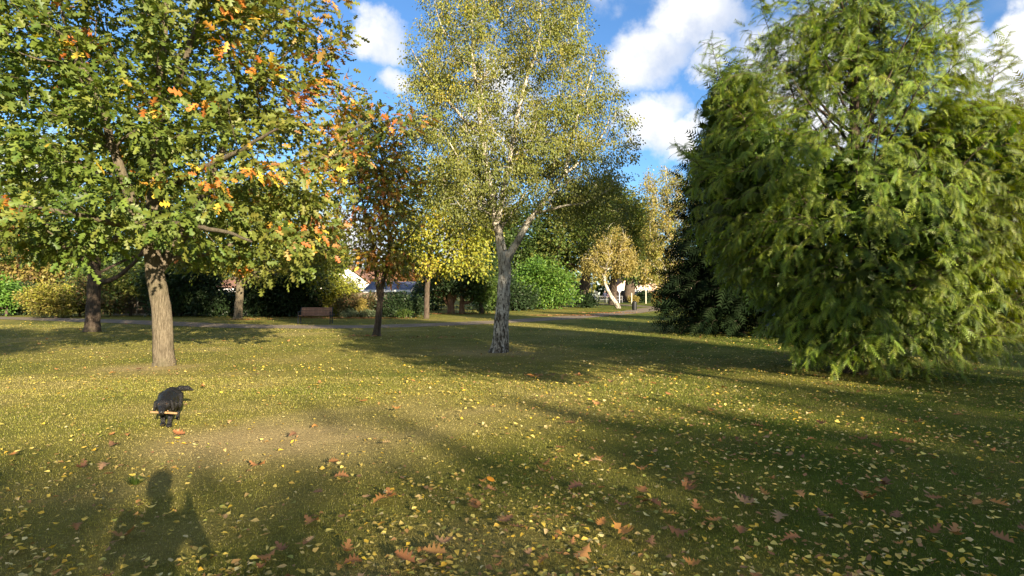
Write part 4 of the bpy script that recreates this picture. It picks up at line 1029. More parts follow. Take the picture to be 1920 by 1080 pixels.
def fur_mat():
    m, N, L, out = new_mat('black_fur')
    tc = N.new('ShaderNodeTexCoord'); o = tc.outputs['Object']
    st = mapping(N, L, o, (60, 22, 30)); n = noise(N, L, st, 2.0, 5, .65, .6); n2 = noise(N, L, o, 14, 4)
    bs = N.new('ShaderNodeBsdfPrincipled'); L.new(ramp(N, L, n, [(.3, (.004, .0035, .0035)), (.75, (.013, .0115, .011))]), bs.inputs['Base Color'])
    L.new(ramp(N, L, n2, [(.3, (.30,) * 3), (.7, (.55,) * 3)]), bs.inputs['Roughness']); bs.inputs['Specular IOR Level'].default_value = .42;
    bump(N, L, n, .9, .02, bs); L.new(bs.outputs[0], out.inputs[0]); return m
M_FUR = fur_mat()
def dog():
    base = np.array([-4.22, 6.98, 0.0]); rz = math.radians(24)
    root = empty('dog', base, rz); tag(root, 'black dog walking across the lawn with a stick in its mouth', 'dog')
    P = [('e', (0, -.03, .275), (.116, .15, .135)), ('e', (0.005, .12, .285), (.108, .17, .115)), ('e', (.012, .30, .305), (.110, .13, .118)), ('e', (0, .02, .325), (.09, .2, .09)), ('e', (0, -.10, .25), (.095, .09, .10)),
         ('c', (0, -.12, .325), (0, -.25, .305), .095, .078),
         ('e', (0, -.295, .305), (.080, .090, .074)), ('e', (0, -.28, .340), (.06, .06, .042)), ('c', (0, -.365, .280), (0, -.455, .240), .046, .033), ('c', (0, -.36, .255), (0, -.43, .225), .034, .024)]
    for s, dy in ((-1, .05), (1, -.045)):
        P += [('c', (s * .072, -.06, .255), (s * .060, -.035 + dy * .3, .205), .060, .045), ('c', (s * .060, -.035 + dy * .3, .205), (s * .044, -.075 + dy, .105), .042, .028),
              ('c', (s * .044, -.075 + dy, .105), (s * .038, -.085 + dy, .035), .027, .026), ('e', (s * .038, -.105 + dy, .022), (.036, .048, .024))]
    for s, dy in ((-1, .05), (1, -.05)):
        P += [('c', (s * .07, .31, .30), (s * .085, .25 + dy * .5, .205), .078, .055), ('c', (s * .085, .25 + dy * .5, .205), (s * .08, .385 + dy, .125), .045, .025),
              ('c', (s * .08, .385 + dy, .125), (s * .08, .35 + dy, .035), .024, .023), ('e', (s * .08, .33 + dy, .02), (.029, .042, .021))]
    P += [('c', (.02, .41, .355), (.085, .455, .375), .035, .036), ('c', (.085, .455, .375), (.165, .46, .372), .040, .038), ('c', (.165, .46, .372), (.235, .45, .345), .036, .012)]
    link('body', blend_body('dog_body', P, .0105, M_FUR, 5), root)
    for s in (-1, 1):
        e = blend_body('dog_ear', [('e', (s * .088, -.275, .295), (.019, .044, .058)), ('e', (s * .074, -.27, .33), (.024, .036, .03)), ('e', (s * .094, -.282, .255), (.016, .036, .042))], .008, M_FUR, 4)
        link('ear', e, root)
        MB().sphere((s * .040, -.367, .325), .0105, 2).build('eye', plain_mat('dog_eye%d' % s, (.03, .015, .006), .1, .8), root, True)
    MB().sphere((0, -.487, .250), (.018, .013, .013), 2).build('nose', plain_mat('dog_nose', (.012, .011, .011), .25, .6), root, True)
    # the stick across its jaws
    mb = MB(); pts = [(-.135, .0, .006), (-.06, .008, 0), (.02, -.004, .003), (.10, .01, -.006), (.165, .02, -.014)]; rr = [.010, .012, .012, .0135, .011]
    for a, b, r1, r2 in zip(pts[:-1], pts[1:], rr[:-1], rr[1:]): mb.tube(a, b, r1, r2, 9)
    mb.tube((.06, .004, .0), (.085, -.03, .03), .009, .006, 6)
    c = Matrix.Rotation(rz, 3, 'Z') @ Vector((.0, -.415, .232))
    st = mb.build('stick', plain_mat('stick_wood', (.30, .18, .085), .8, .2, var=.3, scale=25, bmp=.6), None, False, tuple(base + np.array(c)))
    tag(st, 'short pale brown stick held crosswise in the black dog mouth', 'stick')
dog()

M_SKIN = plain_mat('skin', (.42, .26, .19), .55); M_HAIR = plain_mat('hair', (.05, .03, .02), .6); M_GREYHAIR = plain_mat('grey_hair', (.55, .53, .5), .6)
def person(label, base, rz, top, legs, hair, H=1.7, stride=.28, arms='walk', seed=0):
    k = H / 1.72
    v = lambda x, y, z: (x * k, y * k, z * k)
    P = [('e', v(0, 0, 1.60), (.075 * k, .095 * k, .115 * k)), ('c', v(0, -.01, 1.40), v(0, .01, 1.54), .055 * k, .05 * k),
         ('e', v(0, 0, 1.30), (.185 * k, .11 * k, .15 * k)), ('e', v(0, 0, 1.12), (.155 * k, .10 * k, .16 * k)), ('e', v(0, 0, .94), (.165 * k, .115 * k, .12 * k)),
         ('e', v(0, .10, 1.585), (.016 * k, .02 * k, .02 * k)), ('e', v(.078, 0, 1.60), (.012, .02, .03)), ('e', v(-.078, 0, 1.60), (.012, .02, .03))]
    for s in (-1, 1):
        f = s * stride
        P += [('c', v(s * .085, 0, .92), v(s * .09, f * .55 + .04, .50), .088 * k, .062 * k), ('c', v(s * .09, f * .55 + .04, .50), v(s * .09, f * .9 - (.06 if f < 0 else 0), .09), .058 * k, .04 * k),
              ('e', v(s * .09, f * .9 + .05 - (.06 if f < 0 else 0), .04), (.045 * k, .12 * k, .04 * k))]
        if arms == 'walk':
            P += [('c', v(s * .20, 0, 1.38), v(s * .235, -f * .5, 1.10), .055 * k, .045 * k), ('c', v(s * .235, -f * .5, 1.10), v(s * .22, -f * .9 + .06, .88), .042 * k, .032 * k), ('e', v(s * .22, -f * .95 + .07, .82), (.03 * k, .045 * k, .06 * k))]
        else:   # both hands raised in front of the face
            P += [('c', v(s * .19, 0, 1.39), v(s * .27, .10, 1.17), .056 * k, .046 * k), ('c', v(s * .27, .10, 1.17), v(s * .075, .28, 1.36), .043 * k, .032 * k), ('e', v(s * .065, .295, 1.40), (.032 * k, .03 * k, .055 * k))]
    def mf(c):
        x, y, z = c.x / k, c.y / k, c.z / k
        if z < .085: return 3
        if z < .93: return 2 if abs(x) < .185 or z > .9 else (0 if z < .86 and abs(x) > .185 else 1)
        if z > 1.45 and abs(x) < .1 and y < .14: return 0
        if arms != 'walk' and z > 1.33 and y > .25: return 0
        return 1
    me = blend_body('person_body', P, .026, M_SKIN, 3, mf, [M_SKIN, top, legs, plain_mat('shoe%d' % seed, (.03, .03, .035), .5)])
    o = empty('person', base, rz); tag(o, label, 'person'); link('body', me, o)
    link('hair', blend_body('person_hair', [('e', v(0, -.012, 1.635), (.083 * k, .10 * k, .095 * k)), ('e', v(0, -.04, 1.58), (.078 * k, .07 * k, .09 * k))], .016, hair, 3), o)
    return o
M_NAVY = plain_mat('navy_cloth', (.03, .035, .07), .8); M_DKGREY = plain_mat('dark_cloth', (.025, .025, .03), .85); M_PINK = plain_mat('mauve_cloth', (.24, .12, .17), .8); M_JEAN = plain_mat('jean_cloth', (.05, .07, .12), .85)
def people():
    b = W(1134, 568.5, 79.0); b[2] = float(ground_z(b[0], b[1])); person('walker in a navy jacket and dark trousers on the far path', b, math.radians(200), M_NAVY, M_DKGREY, M_GREYHAIR, 1.74, .3, 'walk', 1)
    b = W(1141.5, 567.5, 80.0); b[2] = float(ground_z(b[0], b[1])); person('walker in a mauve coat beside the one in navy', b, math.radians(205), M_PINK, M_DKGREY, M_GREYHAIR, 1.62, .25, 'walk', 2)
    person('standing photographer whose shadow falls on the grass below the dog', (0.06, -.42, 0), math.radians(4), M_DKGREY, M_JEAN, M_HAIR, 1.74, .03, 'hold', 3)
people()

# ------------------------------------------------------------------ bench
def bench():
    base = np.array([-10.75, 31.1, 0.0]); root = empty('park_bench', base, math.radians(4)); tag(root, 'brown slatted park bench with black metal ends beside the path', 'bench')
    wood = plain_mat('bench_wood', (.27, .14, .085), .65, .3, var=.25, scale=14, bmp=.3); iron = plain_mat('bench_iron', (.018, .018, .02), .5)
    Wd = 1.64
    sl = MB().box((0, 0, 0), (Wd, .075, .03), None, .006).mesh('bench_slat', wood)
    for i in range(5):
        o = link('slat', sl, root); o.location = (0, -.20 + i * .10, .445 - .008 * i)
    for i in range(5):
        o = link('slat', sl, root); z = .50 + i * .085; o.location = (0, .26 + (z - .45) * .22, z); o.rotation_euler = (math.radians(78), 0, 0)
    for s in (-1, 1):
        x = s * (Wd / 2 + .028)
        mb = MB().box((x, -.21, .22), (.05, .055, .44)).box((x, .25, .21), (.05, .06, .42)).box((x, .02, .405), (.046, .50, .05))
        mb.box((x, .315, .66), (.048, .05, .50), Matrix.Rotation(math.radians(-12), 3, 'X')).box((x, .02, .64), (.06, .46, .035)).box((x, -.20, .53), (.046, .045, .19))
        mb.box((x, -.22, .015), (.06, .10, .03)).box((x, .26, .015), (.06, .10, .03))
        mb.build('end_frame', iron, root)
bench()

# ------------------------------------------------------------------ fence along the back
def fence():
    M_CONC = plain_mat('concrete_post', (.30, .28, .25), .9, .2, bmp=.3); M_PANEL = plain_mat('fence_boards', (.16, .125, .09), .85, .2, var=.35, scale=3, bmp=.4)
    root = empty('garden_fence', (-30.5, 43.6, 0)); tag(root, 'weathered board fence with concrete posts behind the bench and evergreens', 'fence')
    pm = MB()
    for i in range(12):
        pm.box((.075 + i * .146, .012 * (i % 2), .92), (.152, .02, 1.58))
    pm.box((.88, -.025, 1.725), (1.74, .05, .035))
    panel = pm.mesh('fence_panel', M_PANEL); gb = MB().box((.88, 0, .07), (1.74, .05, .14)).mesh('gravel_board', M_CONC); post = MB().box((0, 0, .93), (.11, .11, 1.86), None, .012).mesh('fence_post', M_CONC)
    ang = math.atan2(-1.2, 27.0); c, s = math.cos(ang), math.sin(ang)
    for i in range(13):
        x = i * 1.87
        o = link('post', post, root); o.location = (x * c, x * s, 0); o.rotation_euler = (0, 0, ang)
        if i < 12:
            for nm, me in (('panel', panel), ('gravel_board', gb)):
                o = link(nm, me, root); o.location = ((x + .055) * c, (x + .055) * s, 0); o.rotation_euler = (0, 0, ang)
fence()

# ------------------------------------------------------------------ houses beyond the fence
def glass_mat():
    m, N, L, out = new_mat('window_glass'); bs = N.new('ShaderNodeBsdfPrincipled'); bs.inputs['Base Color'].default_value = (.03, .035, .04, 1); bs.inputs['Roughness'].default_value = .08
    L.new(bs.outputs[0], out.inputs[0]); return m
M_GLASS = glass_mat()
M_WHITE = plain_mat('white_render', (.80, .78, .74), .8, .2, var=.05); M_FRAME = plain_mat('white_frame', (.8, .8, .8), .4)
M_TILE = bark_mat('roof_tile', (.13, .07, .05), (.24, .13, .09), (.32, .19, .13), (.6, 9, 9)); M_SLATE = plain_mat('slate_roof', (.085, .095, .14), .7, .3, var=.2, scale=3)
M_BRICK = plain_mat('brick_wall', (.33, .17, .11), .9, .2, var=.3, scale=8, bmp=.4); M_PINKW = plain_mat('pink_render', (.66, .48, .38), .85, .2, var=.06)
def house(name, label, loc, rz, w, d, eave, ridge, wall, roof, wins=(), gable_front=False, door=None, over=.3, chimney=None):
    root = empty(name, loc, rz); tag(root, label, 'house')
    mb = MB().box((0, d / 2, eave / 2), (w, d, eave))
    if gable_front: mb.poly([(-w / 2, 0.002, eave), (w / 2, 0.002, eave), (0, 0.002, ridge)], (0, d - .004, 0))
    else: mb.poly([(-w / 2 + .002, 0, eave), (-w / 2 + .002, d, eave), (-w / 2 + .002, d / 2, ridge)], (w - .004, 0, 0))
    mb.build('wall', wall, root)
    t = .14; mb = MB()
    if gable_front:
        sl = (ridge - eave) / (w / 2)
        for s in (-1, 1): mb.poly([(0, -over, ridge + .03), (s * (w / 2 + over), -over, eave - over * sl + .03), (s * (w / 2 + over), -over, eave - over * sl + .03 + t), (0, -over, ridge + .03 + t)], (0, d + 2 * over, 0))
    else:
        sl = (ridge - eave) / (d / 2)
        for s in (0, 1):
            y1 = -over if s == 0 else d + over
            mb.poly([(-w / 2 - over, d / 2, ridge + .03), (-w / 2 - over, y1, eave - over * sl + .03), (-w / 2 - over, y1, eave - over * sl + .03 + t), (-w / 2 - over, d / 2, ridge + .03 + t)], (w + 2 * over, 0, 0))
    rf = mb.build('roof', roof, root)
    if not gable_front: MB().box((0, -over - .02, eave - over * sl + .08), (w + 2 * over + .02, .035, .20)).build('fascia', M_FRAME, rf)
    if chimney: MB().box((chimney[0], d / 2, ridge + .45), (.7, .5, 1.2)).tube((chimney[0] - .15, d / 2, ridge + 1.05), (chimney[0] - .15, d / 2, ridge + 1.35), .1, .09).tube((chimney[0] + .15, d / 2, ridge + 1.05), (chimney[0] + .15, d / 2, ridge + 1.35), .1, .09).build('chimney', M_BRICK, rf)
    for (x, z, ww, hh) in wins:
        f = MB().box((x, -.012, z), (ww, .05, hh)).build('window', M_FRAME, root)
        n = max(1, int(round(ww / .7)))
        for i in range(n):
            pw = (ww - .1) / n; MB().box((x - ww / 2 + .05 + pw * (i + .5), -.042, z), (pw - .06, .014, hh - .14)).build('pane', M_GLASS, f)
    if door: dd = MB().box((door, -.02, 1.0), (.9, .06, 2.0)).build('door', plain_mat(name + '_door', (.12, .16, .2), .5), root); MB().sphere((door + .33, -.07, 1.0), .035, 1).build('handle', M_FRAME, dd)
    return root
def houses():
    house('bungalow', 'white bungalow gable with a sloping edge above the fence', (W(642, 552, 62)[0], 62, .0), math.radians(6), 7.2, 8, 2.35, 5.0, M_WHITE, M_TILE, [(-1.8, 1.5, 1.4, 1.1), (1.6, 1.5, 1.4, 1.1)], True)
    house('garden_room', 'low building with blue grey roof and white fascia behind the young oak', (W(727, 552, 52)[0], 52, 0), math.radians(-2), 3.6, 4.6, 1.95, 2.65, M_WHITE, M_SLATE, [(-.6, 1.3, 1.1, .9)], False, .9, over=.35)
    house('house', 'brown tiled house roof showing above the blue grey roof', (W(722, 552, 72)[0], 72, .1), math.radians(3), 8.0, 7, 2.6, 4.6, M_BRICK, M_TILE, [(-2, 1.4, 1.5, 1.1), (2, 1.4, 1.5, 1.1)], False, .3, chimney=(1.2,))
    house('house', 'brick house in shade glimpsed between the dark evergreens left of the bench', (W(470, 552, 66)[0], 66, 0), math.radians(-4), 9, 7, 2.2, 3.5, M_BRICK, M_TILE, [(-2.6, 1.5, 1.6, 1.2), (1.2, 1.5, 1.6, 1.2), (3.2, 1.5, 1.0, 1.2)], False, -.6)
    house('house', 'pink rendered house beyond the road behind the russet hedge', (W(1262, 552, 118)[0], 118, .38), math.radians(-6), 16, 9, 5.0, 8.2, M_PINKW, M_TILE, [(x, z, 1.6, 1.2) for x in (-6, -2.2, 2, 6) for z in (1.6, 4.1)], False, -4.2, chimney=(-3,))
    house('house', 'pink washed cottage gable by the road behind the white van', (W(1190, 552, 112)[0], 112, .38), math.radians(4), 7, 7, 2.8, 5.4, M_PINKW, M_TILE, [(-2.1, 1.5, 1.3, 1.2), (2.1, 1.5, 1.3, 1.2)], True, 0.1)
houses()

# ------------------------------------------------------------------ street corner in the distance
M_BLACK = plain_mat('black_plastic', (.012, .012, .013), .5); M_STEEL = plain_mat('galvanised_steel', (.20, .205, .21), .55, .4, .3); M_POST = plain_mat('pale_post', (.52, .47, .36), .8); M_TYRE = plain_mat('tyre_rubber', (.015, .015, .015), .9)
def gz(p): p = np.array(p, float); p[2] = float(ground_z(p[0], p[1])); return p
def street():
    # litter bin
    b = gz(W(1189.5, 585, 55.0)); root = empty('litter_bin', b); tag(root, 'black round litter bin standing by the path', 'bin')
    MB().tube((0, 0, 0), (0, 0, .74), .20, .22, 16).build('bin_body', M_BLACK, root)
    for i in range(12):
        a = i * math.pi / 6; MB().box((.222 * math.cos(a), .222 * math.sin(a), .40), (.02, .07, .66), Matrix.Rotation(a, 3, 'Z')).build('slat', M_BLACK, root)
    MB().tube((0, 0, .70), (0, 0, .80), .25, .25, 16).tube((0, 0, .80), (0, 0, .88), .24, .12, 16).build('lid', M_BLACK, root)
    # park sign
    b = gz(W(1161.5, 567, 80.0)); root = empty('park_sign', b); tag(root, 'white rectangular sign on a pale post at the park entrance', 'sign')
    MB().box((0, 0, 1.0), (.09, .09, 2.0)).build('post', M_FRAME, root); MB().box((0, -.06, 1.80), (.36, .02, .52), None, .008).build('sign_board', M_FRAME, root)
    # posts
    for u, v, D, h, lab in ((1184.3, 569, 78.0, 1.4, 'short yellowish wooden post behind the litter bin'), (1211, 571, 76.0, 2.6, 'tall pale wooden post left of the russet hedge')):
        b = gz(W(u, v, D)); o = MB().box((0, 0, h / 2), (.13, .13, h), None, .02).tube((0, 0, h), (0, 0, h + .06), .09, .02, 4).build('wooden_post', M_POST, None, False, tuple(b)); tag(o, lab, 'post')
    # lamp
    b = gz(W(1110, 566, 96.0)); root = empty('street_lamp', b); tag(root, 'blue grey lamp post with a white globe beyond the metal gate', 'lamp')
    MB().tube((0, 0, 0), (0, 0, .5), .09, .08).tube((0, 0, .5), (0, 0, 2.75), .055, .045).build('post', plain_mat('lamp_blue', (.16, .24, .40), .5), root); MB().sphere((0, 0, 2.95), (.2, .2, .22), 3).build('globe', M_FRAME, root, True); MB().tube((0, 0, 2.72), (0, 0, 2.80), .12, .12, 10).tube((0, 0, 3.14), (0, 0, 3.24), .08, .02, 10).build('collar', M_STEEL, root)
    # metal gate frame
    b = gz(W(1116.5, 567, 82.0)); root = empty('metal_gate', b); tag(root, 'narrow tall metal gate frame at the park entrance', 'gate')
    for x in (-.26, .26): MB().box((x, 0, .82), (.05, .05, 1.64)).build('post', M_STEEL, root)
    for z in (.12, .55, 1.05, 1.58): MB().box((0, 0, z), (.47, .035, .04)).build('rail', M_STEEL, root)
    for x in (-.12, 0, .12): MB().tube((x, .0, .14), (x, 0, 1.56), .012, .012, 6).build('bar', M_STEEL, root)
    # railings
    b = gz(W(1123, 566, 84.0)); root = empty('railing', b); tag(root, 'low grey metal railing along the road behind the walkers', 'railing')
    for i in range(4): MB().box((i * 1.15, 0, .5), (.05, .05, 1.0)).build('post', M_STEEL, root)
    for z in (.45, .95): MB().box((1.72, -.032, z), (3.5, .02, .05)).build('rail', M_STEEL, root)
    for i in range(24): MB().tube((.08 + i * .145, 0.0, .1), (.08 + i * .145, 0.0, .93), .009, .009, 5).build('bar', M_STEEL, root)
    # timber screen fence behind the sign
    b = gz(W(1150, 566, 90.0)); root = empty('board_fence', b); tag(root, 'dark grey board fence behind the white sign', 'fence')
    fm = plain_mat('grey_boards', (.10, .085, .075), .85)
    bd = MB().box((0, 0, .9), (.17, .03, 1.75)).mesh('board', fm)
    for i in range(19): o = link('board', bd, root); o.location = (i * .18, .012 * (i % 2), 0)
    for z in (.4, 1.5): MB().box((1.62, -.045, z), (3.4, .04, .08)).build('rail', fm, root)
    van(); car()
def van():
    b = gz(W(1187.5, 566, 96.0)); root = empty('parked_van', b, math.radians(8)); tag(root, 'white van parked front on beyond the golden bush', 'van')
    wm = plain_mat('van_paint', (.8, .8, .8), .25, .5, var=.02)
    mb = MB(); pr = [(0, -2.3, .35), (0, -2.35, .75), (0, -2.2, 1.02), (0, -1.45, 1.72), (0, -1.1, 1.98), (0, 2.4, 1.98), (0, 2.45, .35)]
    mb.poly([(-.92, y, z) for _, y, z in pr], (1.84, 0, 0)); bmesh.ops.bevel(mb.bm, geom=list(mb.bm.edges), offset=.06, segments=2, affect='EDGES'); mb.build('body', wm, root)
    n = Vector((0, -.70, .75)).normalized(); mb = MB(); mb.poly([(-.78, -2.11, 1.12), (.78, -2.11, 1.12), (.70, -1.52, 1.68), (-.70, -1.52, 1.68)], (0, -.03, .03)); mb.build('windscreen', M_GLASS, root)
    for s in (-1, 1):
        MB().box((s * .70, -2.35, .82), (.30, .08, .18), None, .02).build('headlight', M_GLASS, root); MB().box((s * 1.03, -1.7, 1.22), (.16, .10, .24), None, .02).build('mirror', M_BLACK, root)
        for y in (-1.5, 1.5):
            w = MB().tube((s * .72, y, .33), (s * .94, y, .33), .33, .33, 18).build('wheel', M_TYRE, root); MB().tube((s * .935, y, .33), (s * .95, y, .33), .2, .2, 14).build('rim', M_STEEL, w)
        MB().poly([(s * .921, -1.4, 1.12), (s * .921, -.5, 1.12), (s * .921, -.5, 1.7), (s * .921, -1.15, 1.7)], (s * .012, 0, 0)).build('side_window', M_GLASS, root)
    MB().box((0, -2.36, .45), (1.7, .10, .18), None, .02).build('bumper', M_BLACK, root); MB().box((0, -2.38, .62), (.52, .07, .11)).build('number_plate', M_FRAME, root)
def car():
    b = gz(W(1094, 566, 98.0)); root = empty('parked_car', b, math.radians(4)); tag(root, 'blue car parked side on behind the dark bush and the lamp post', 'car')
    cm = plain_mat('car_paint', (.10, .22, .42), .25, .5, var=.02)
    mb = MB(); pr = [(-2.05, .35), (-2.1, .62), (-1.9, .82), (-1.1, .92), (-.5, 1.38), (.7, 1.42), (1.45, 1.0), (2.0, .9), (2.08, .55), (2.0, .32)]
    mb.poly([(x, -.82, z) for x, z in pr], (0, 1.64, 0)); bmesh.ops.bevel(mb.bm, geom=list(mb.bm.edges), offset=.05, segments=2, affect='EDGES'); mb.build('body', cm, root)
    for s in (-1, 1):
        y = s * .826
        MB().poly([(-.95, y, .95), (0, y, .95), (0, y, 1.32), (-.46, y, 1.32)], (0, s * .012, 0)).build('side_window', M_GLASS, root); MB().poly([(.08, y, .95), (1.2, y, .97), (.68, y, 1.34), (.08, y, 1.32)], (0, s * .012, 0)).build('side_window', M_GLASS, root)
        for x in (-1.3, 1.3):
            w = MB().tube((x, s * .62, .31), (x, s * .84, .31), .31, .31, 18).build('wheel', M_TYRE, root); MB().tube((x, s * .835, .31), (x, s * .85, .31), .19, .19, 14).build('rim', M_STEEL, w)
        MB().box((-2.06, s * .6, .68), (.08, .28, .12), None, .02).build('headlight', M_FRAME, root)
street()

# ------------------------------------------------------------------ fallen leaves
def fallen():
    rg = np.random.default_rng(303)
    def in_view(x, y): return (y > 2.9) & (np.abs(x) < .93 * y + .3)
    # ---- birch leaves: dense under and downwind of the birch, across the right and the foreground
    n = 60000
    y = 2.9 + (40 - 2.9) * rg.random(n) ** 1.9; x = (rg.random(n) * 2 - 1) * (.95 * y + .4)
    dens = (0.15 + .85 * vnoise(x, y, .5, 21)) * (.25 + 1.6 * vnoise(x, y, 2.3, 22) ** 2 + .5 * vnoise(x, y, 6.0, 23))
    dens *= .30 + .9 * smooth(-3.5, 1.5, x + .25 * (6 - y)) + .8 * np.exp(-((x - 1.5) ** 2 + (y - 10.5) ** 2) / 30) + .6 * np.exp(-((x + 4) ** 2 + (y - 11.5) ** 2) / 12) + .55 * np.exp(-((x + 2) ** 2 + (y - 4.2) ** 2) / 5) + .35 * smooth(9, 14, y) + 1.1 * np.exp(-(((x - 2.5) / 4.5) ** 2 + ((y - 15) / 6.0) ** 2))
    dens *= (1 - .75 * np.exp(-(((x + 2.6) / 2.0) ** 2 + ((y - 6.3) / 1.1) ** 2)))
    k = (rg.random(n) < dens * (.46 + .04 * smooth(6, 10, y))) & (path_dist(x, y) > .6 + .9 * rg.random(n)); x, y = x[k], y[k]; n = len(x)
    size = (.024 + .034 * rg.random(n) ** 1.4) * (1 + .018 * y)
    yc = [(0.62, 0.44, 0.075), (0.68, 0.52, 0.13), (0.50, 0.36, 0.08), (0.62, 0.40, 0.04), (0.45, 0.33, 0.11), (0.64, 0.52, 0.22), (0.30, 0.29, 0.06), (0.36, 0.20, 0.06), (0.27, 0.15, 0.06)]
    cols = pal(rg, n, yc, .13)
    tilt = rg.normal(size=(n, 3)) * .28 + [0, 0, 1]; az = rg.random(n) * 6.283; d = np.stack([np.cos(az), np.sin(az), rg.normal(size=n) * .2], -1)
    pos = np.stack([x, y, ground_z(x, y) + .026 + .012 * rg.random(n)], -1); R = frames(d, tilt)
    order = np.argsort(np.where(in_view(x, y), y, 1e9)); pick = order[:300]; bulk = np.ones(n, bool); bulk[pick] = False
    vs = [mesh_np('birch_leaf', curl(BIR_V, a, b, t), BIR_F, M_FALLO) for a, b, t in ((.15, .12, .1), (-.2, .2, -.2), (.35, -.15, .3), (.05, .35, 0))]
    shp = ('cupped', 'arched', 'twisted', 'folded')
    for i in pick:
        q = int(rg.integers(0, 4)); o = link('fallen_birch_leaf', vs[q]); M = np.eye(4); M[:3, :3] = R[i] * size[i]; M[:3, 3] = pos[i]; o.matrix_basis = Matrix(M.tolist()); o.color = (*cols[i], 1)
        c = cols[i]; hue = 'brownish' if c[0] < .42 and c[1] < .28 else 'greenish' if c[1] > c[0] * .93 else 'cream' if c[2] > .2 else 'bright yellow' if c[2] < .085 else 'pale yellow'; tag(o, 'small %s birch leaf, %s, lying on the grass' % (hue, shp[q]), 'leaf', '%s %s birch leaves on the grass' % (hue, shp[q]))
    Vs, Fs, Cs, o_ = [], [], [], 0
    var = rg.integers(0, 4, n)
    for q, (a, b, t) in enumerate(((.15, .12, .1), (-.2, .2, -.2), (.35, -.15, .3), (.05, .35, 0))):
        m = bulk & (var == q); near = m & (y < 12); far = m & (y >= 12)
        for msk, TV, TF in ((near, curl(BIR_V, a, b, t), BIR_F), (far, QUAD_V, QUAD_F)):
            V, Fc, C = scatter(TV, TF, pos[msk], R[msk], size[msk], cols[msk]); Vs.append(V); Fs.append(Fc + o_); Cs.append(C); o_ += len(V)
    o = link('birch_leaf_litter', mesh_np('birch_leaf_litter', np.concatenate(Vs), np.concatenate(Fs), M_FALL, np.concatenate(Cs))); tag(o, 'countless small yellow birch leaves strewn over the lawn', 'leaves', kind='stuff')
    print('birch leaves', n)
    # ---- oak leaves
    n = 5200
    y = 2.95 + (34 - 2.95) * rg.random(n) ** 2.0; x = (rg.random(n) * 2 - 1) * (.95 * y + .4)
    dens = (.12 + .9 * vnoise(x, y, .8, 31) ** 2) * (.40 + .75 * smooth(-2.5, 1.0, x)) * (1 - .3 * smooth(4, 7, x)) * (.4 + 1.4 * vnoise(x, y, 2.5, 33)) + .8 * np.exp(-((x + 7.9) ** 2 + (y - 13.2) ** 2) / 3.5)
    k = (rg.random(n) < dens * .20) & (path_dist(x, y) > 1.2); x, y = x[k], y[k]
    # drifts of orange leaves along the fence foot, the path edge and round the yews
    ex = [(-9.5, 37.4, 2.6, .35, 260), (-12.5, 38.2, 3.0, .4, 160), (4.5, 42.6, 3.0, .7, 420), (8.0, 48.5, 2.5, 1.0, 300), (-4.5, 46.0, 3.2, .8, 260), (-16.5, 35.6, 1.2, .5, 90), (-5.6, 21.4, .5, .25, 26), (.6, 10.9, .6, .2, 22), (-2.6, 20.6, 1.4, .25, 40)]
    for cx, cy, rx, ry, m in ex:
        x = np.r_[x, cx + rg.normal(size=m) * rx * .6]; y = np.r_[y, cy + rg.normal(size=m) * ry * .6]
    # the large ones that catch the eye in the foreground (ground positions)
    spots = [(1467, 968), (1415, 960), (1150, 1005), (953, 1000), (1105, 1040), (812, 1027), (885, 950), (1095, 915), (1208, 925), (1280, 915), (1240, 955), (1300, 897), (625, 902), (740, 948), (700, 950), (600, 990),
             (260, 1010), (30, 858), (690, 757), (1545, 725), (1600, 940), (1620, 938), (1500, 1018), (1680, 970), (1728, 1018), (1790, 1022), (1660, 915), (1900, 1035), (1850, 950), (1030, 895), (1010, 880), (930, 935), (1215, 885),
             (1440, 830), (1060, 850), (1130, 870), (1080, 800), (560, 820), (430, 800), (350, 822), (500, 880), (205, 873), (145, 890), (840, 1055), (1250, 1005), (1385, 1015), (1320, 990), (1560, 985), (1010, 1068), (780, 1072), (650, 1055)]
    sx = np.array([W(u, v, depth_at(v))[0] for u, v in spots]); sy = np.array([depth_at(v) for u, v in spots]); ns = len(spots)
    x = np.r_[sx, x]; y = np.r_[sy, y]; n = len(x)
    size = (.065 + .085 * rg.random(n) ** 1.6); size[:ns] = .115 + .055 * rg.random(ns); size *= (1 + .008 * y)
    oc = [(0.30, 0.135, 0.045), (0.36, 0.17, 0.06), (0.24, 0.11, 0.04), (0.40, 0.24, 0.11), (0.19, 0.095, 0.045), (0.42, 0.19, 0.05)]
    cols = pal(rg, n, oc, .14)
    tilt = rg.normal(size=(n, 3)) * .22 + [0, -.1, 1]; az = rg.random(n) * 6.283; d = np.stack([np.cos(az), np.sin(az), rg.normal(size=n) * .12], -1)
    pos = np.stack([x, y, ground_z(x, y) + .034 + .015 * rg.random(n)], -1); R = frames(d, tilt)
    px = PX(pos); vis = in_view(x, y) & (px[:, 1] < 1090)
    order = np.argsort(np.where(vis, y / size, 1e9)); m = min(300, int(vis.sum())); pick = order[:m]; bulk = np.ones(n, bool); bulk[pick] = False
    par = ((.25, .25, .2), (-.3, .35, -.5), (.5, -.25, .6), (.1, .5, .2), (.7, .3, -.3))
    vs = [mesh_np('oak_leaf', curl(OAKF_V, *q), OAKF_F, M_FALLO) for q in par]
    shp = ('gently cupped', 'arched', 'twisted', 'folded', 'tightly curled')
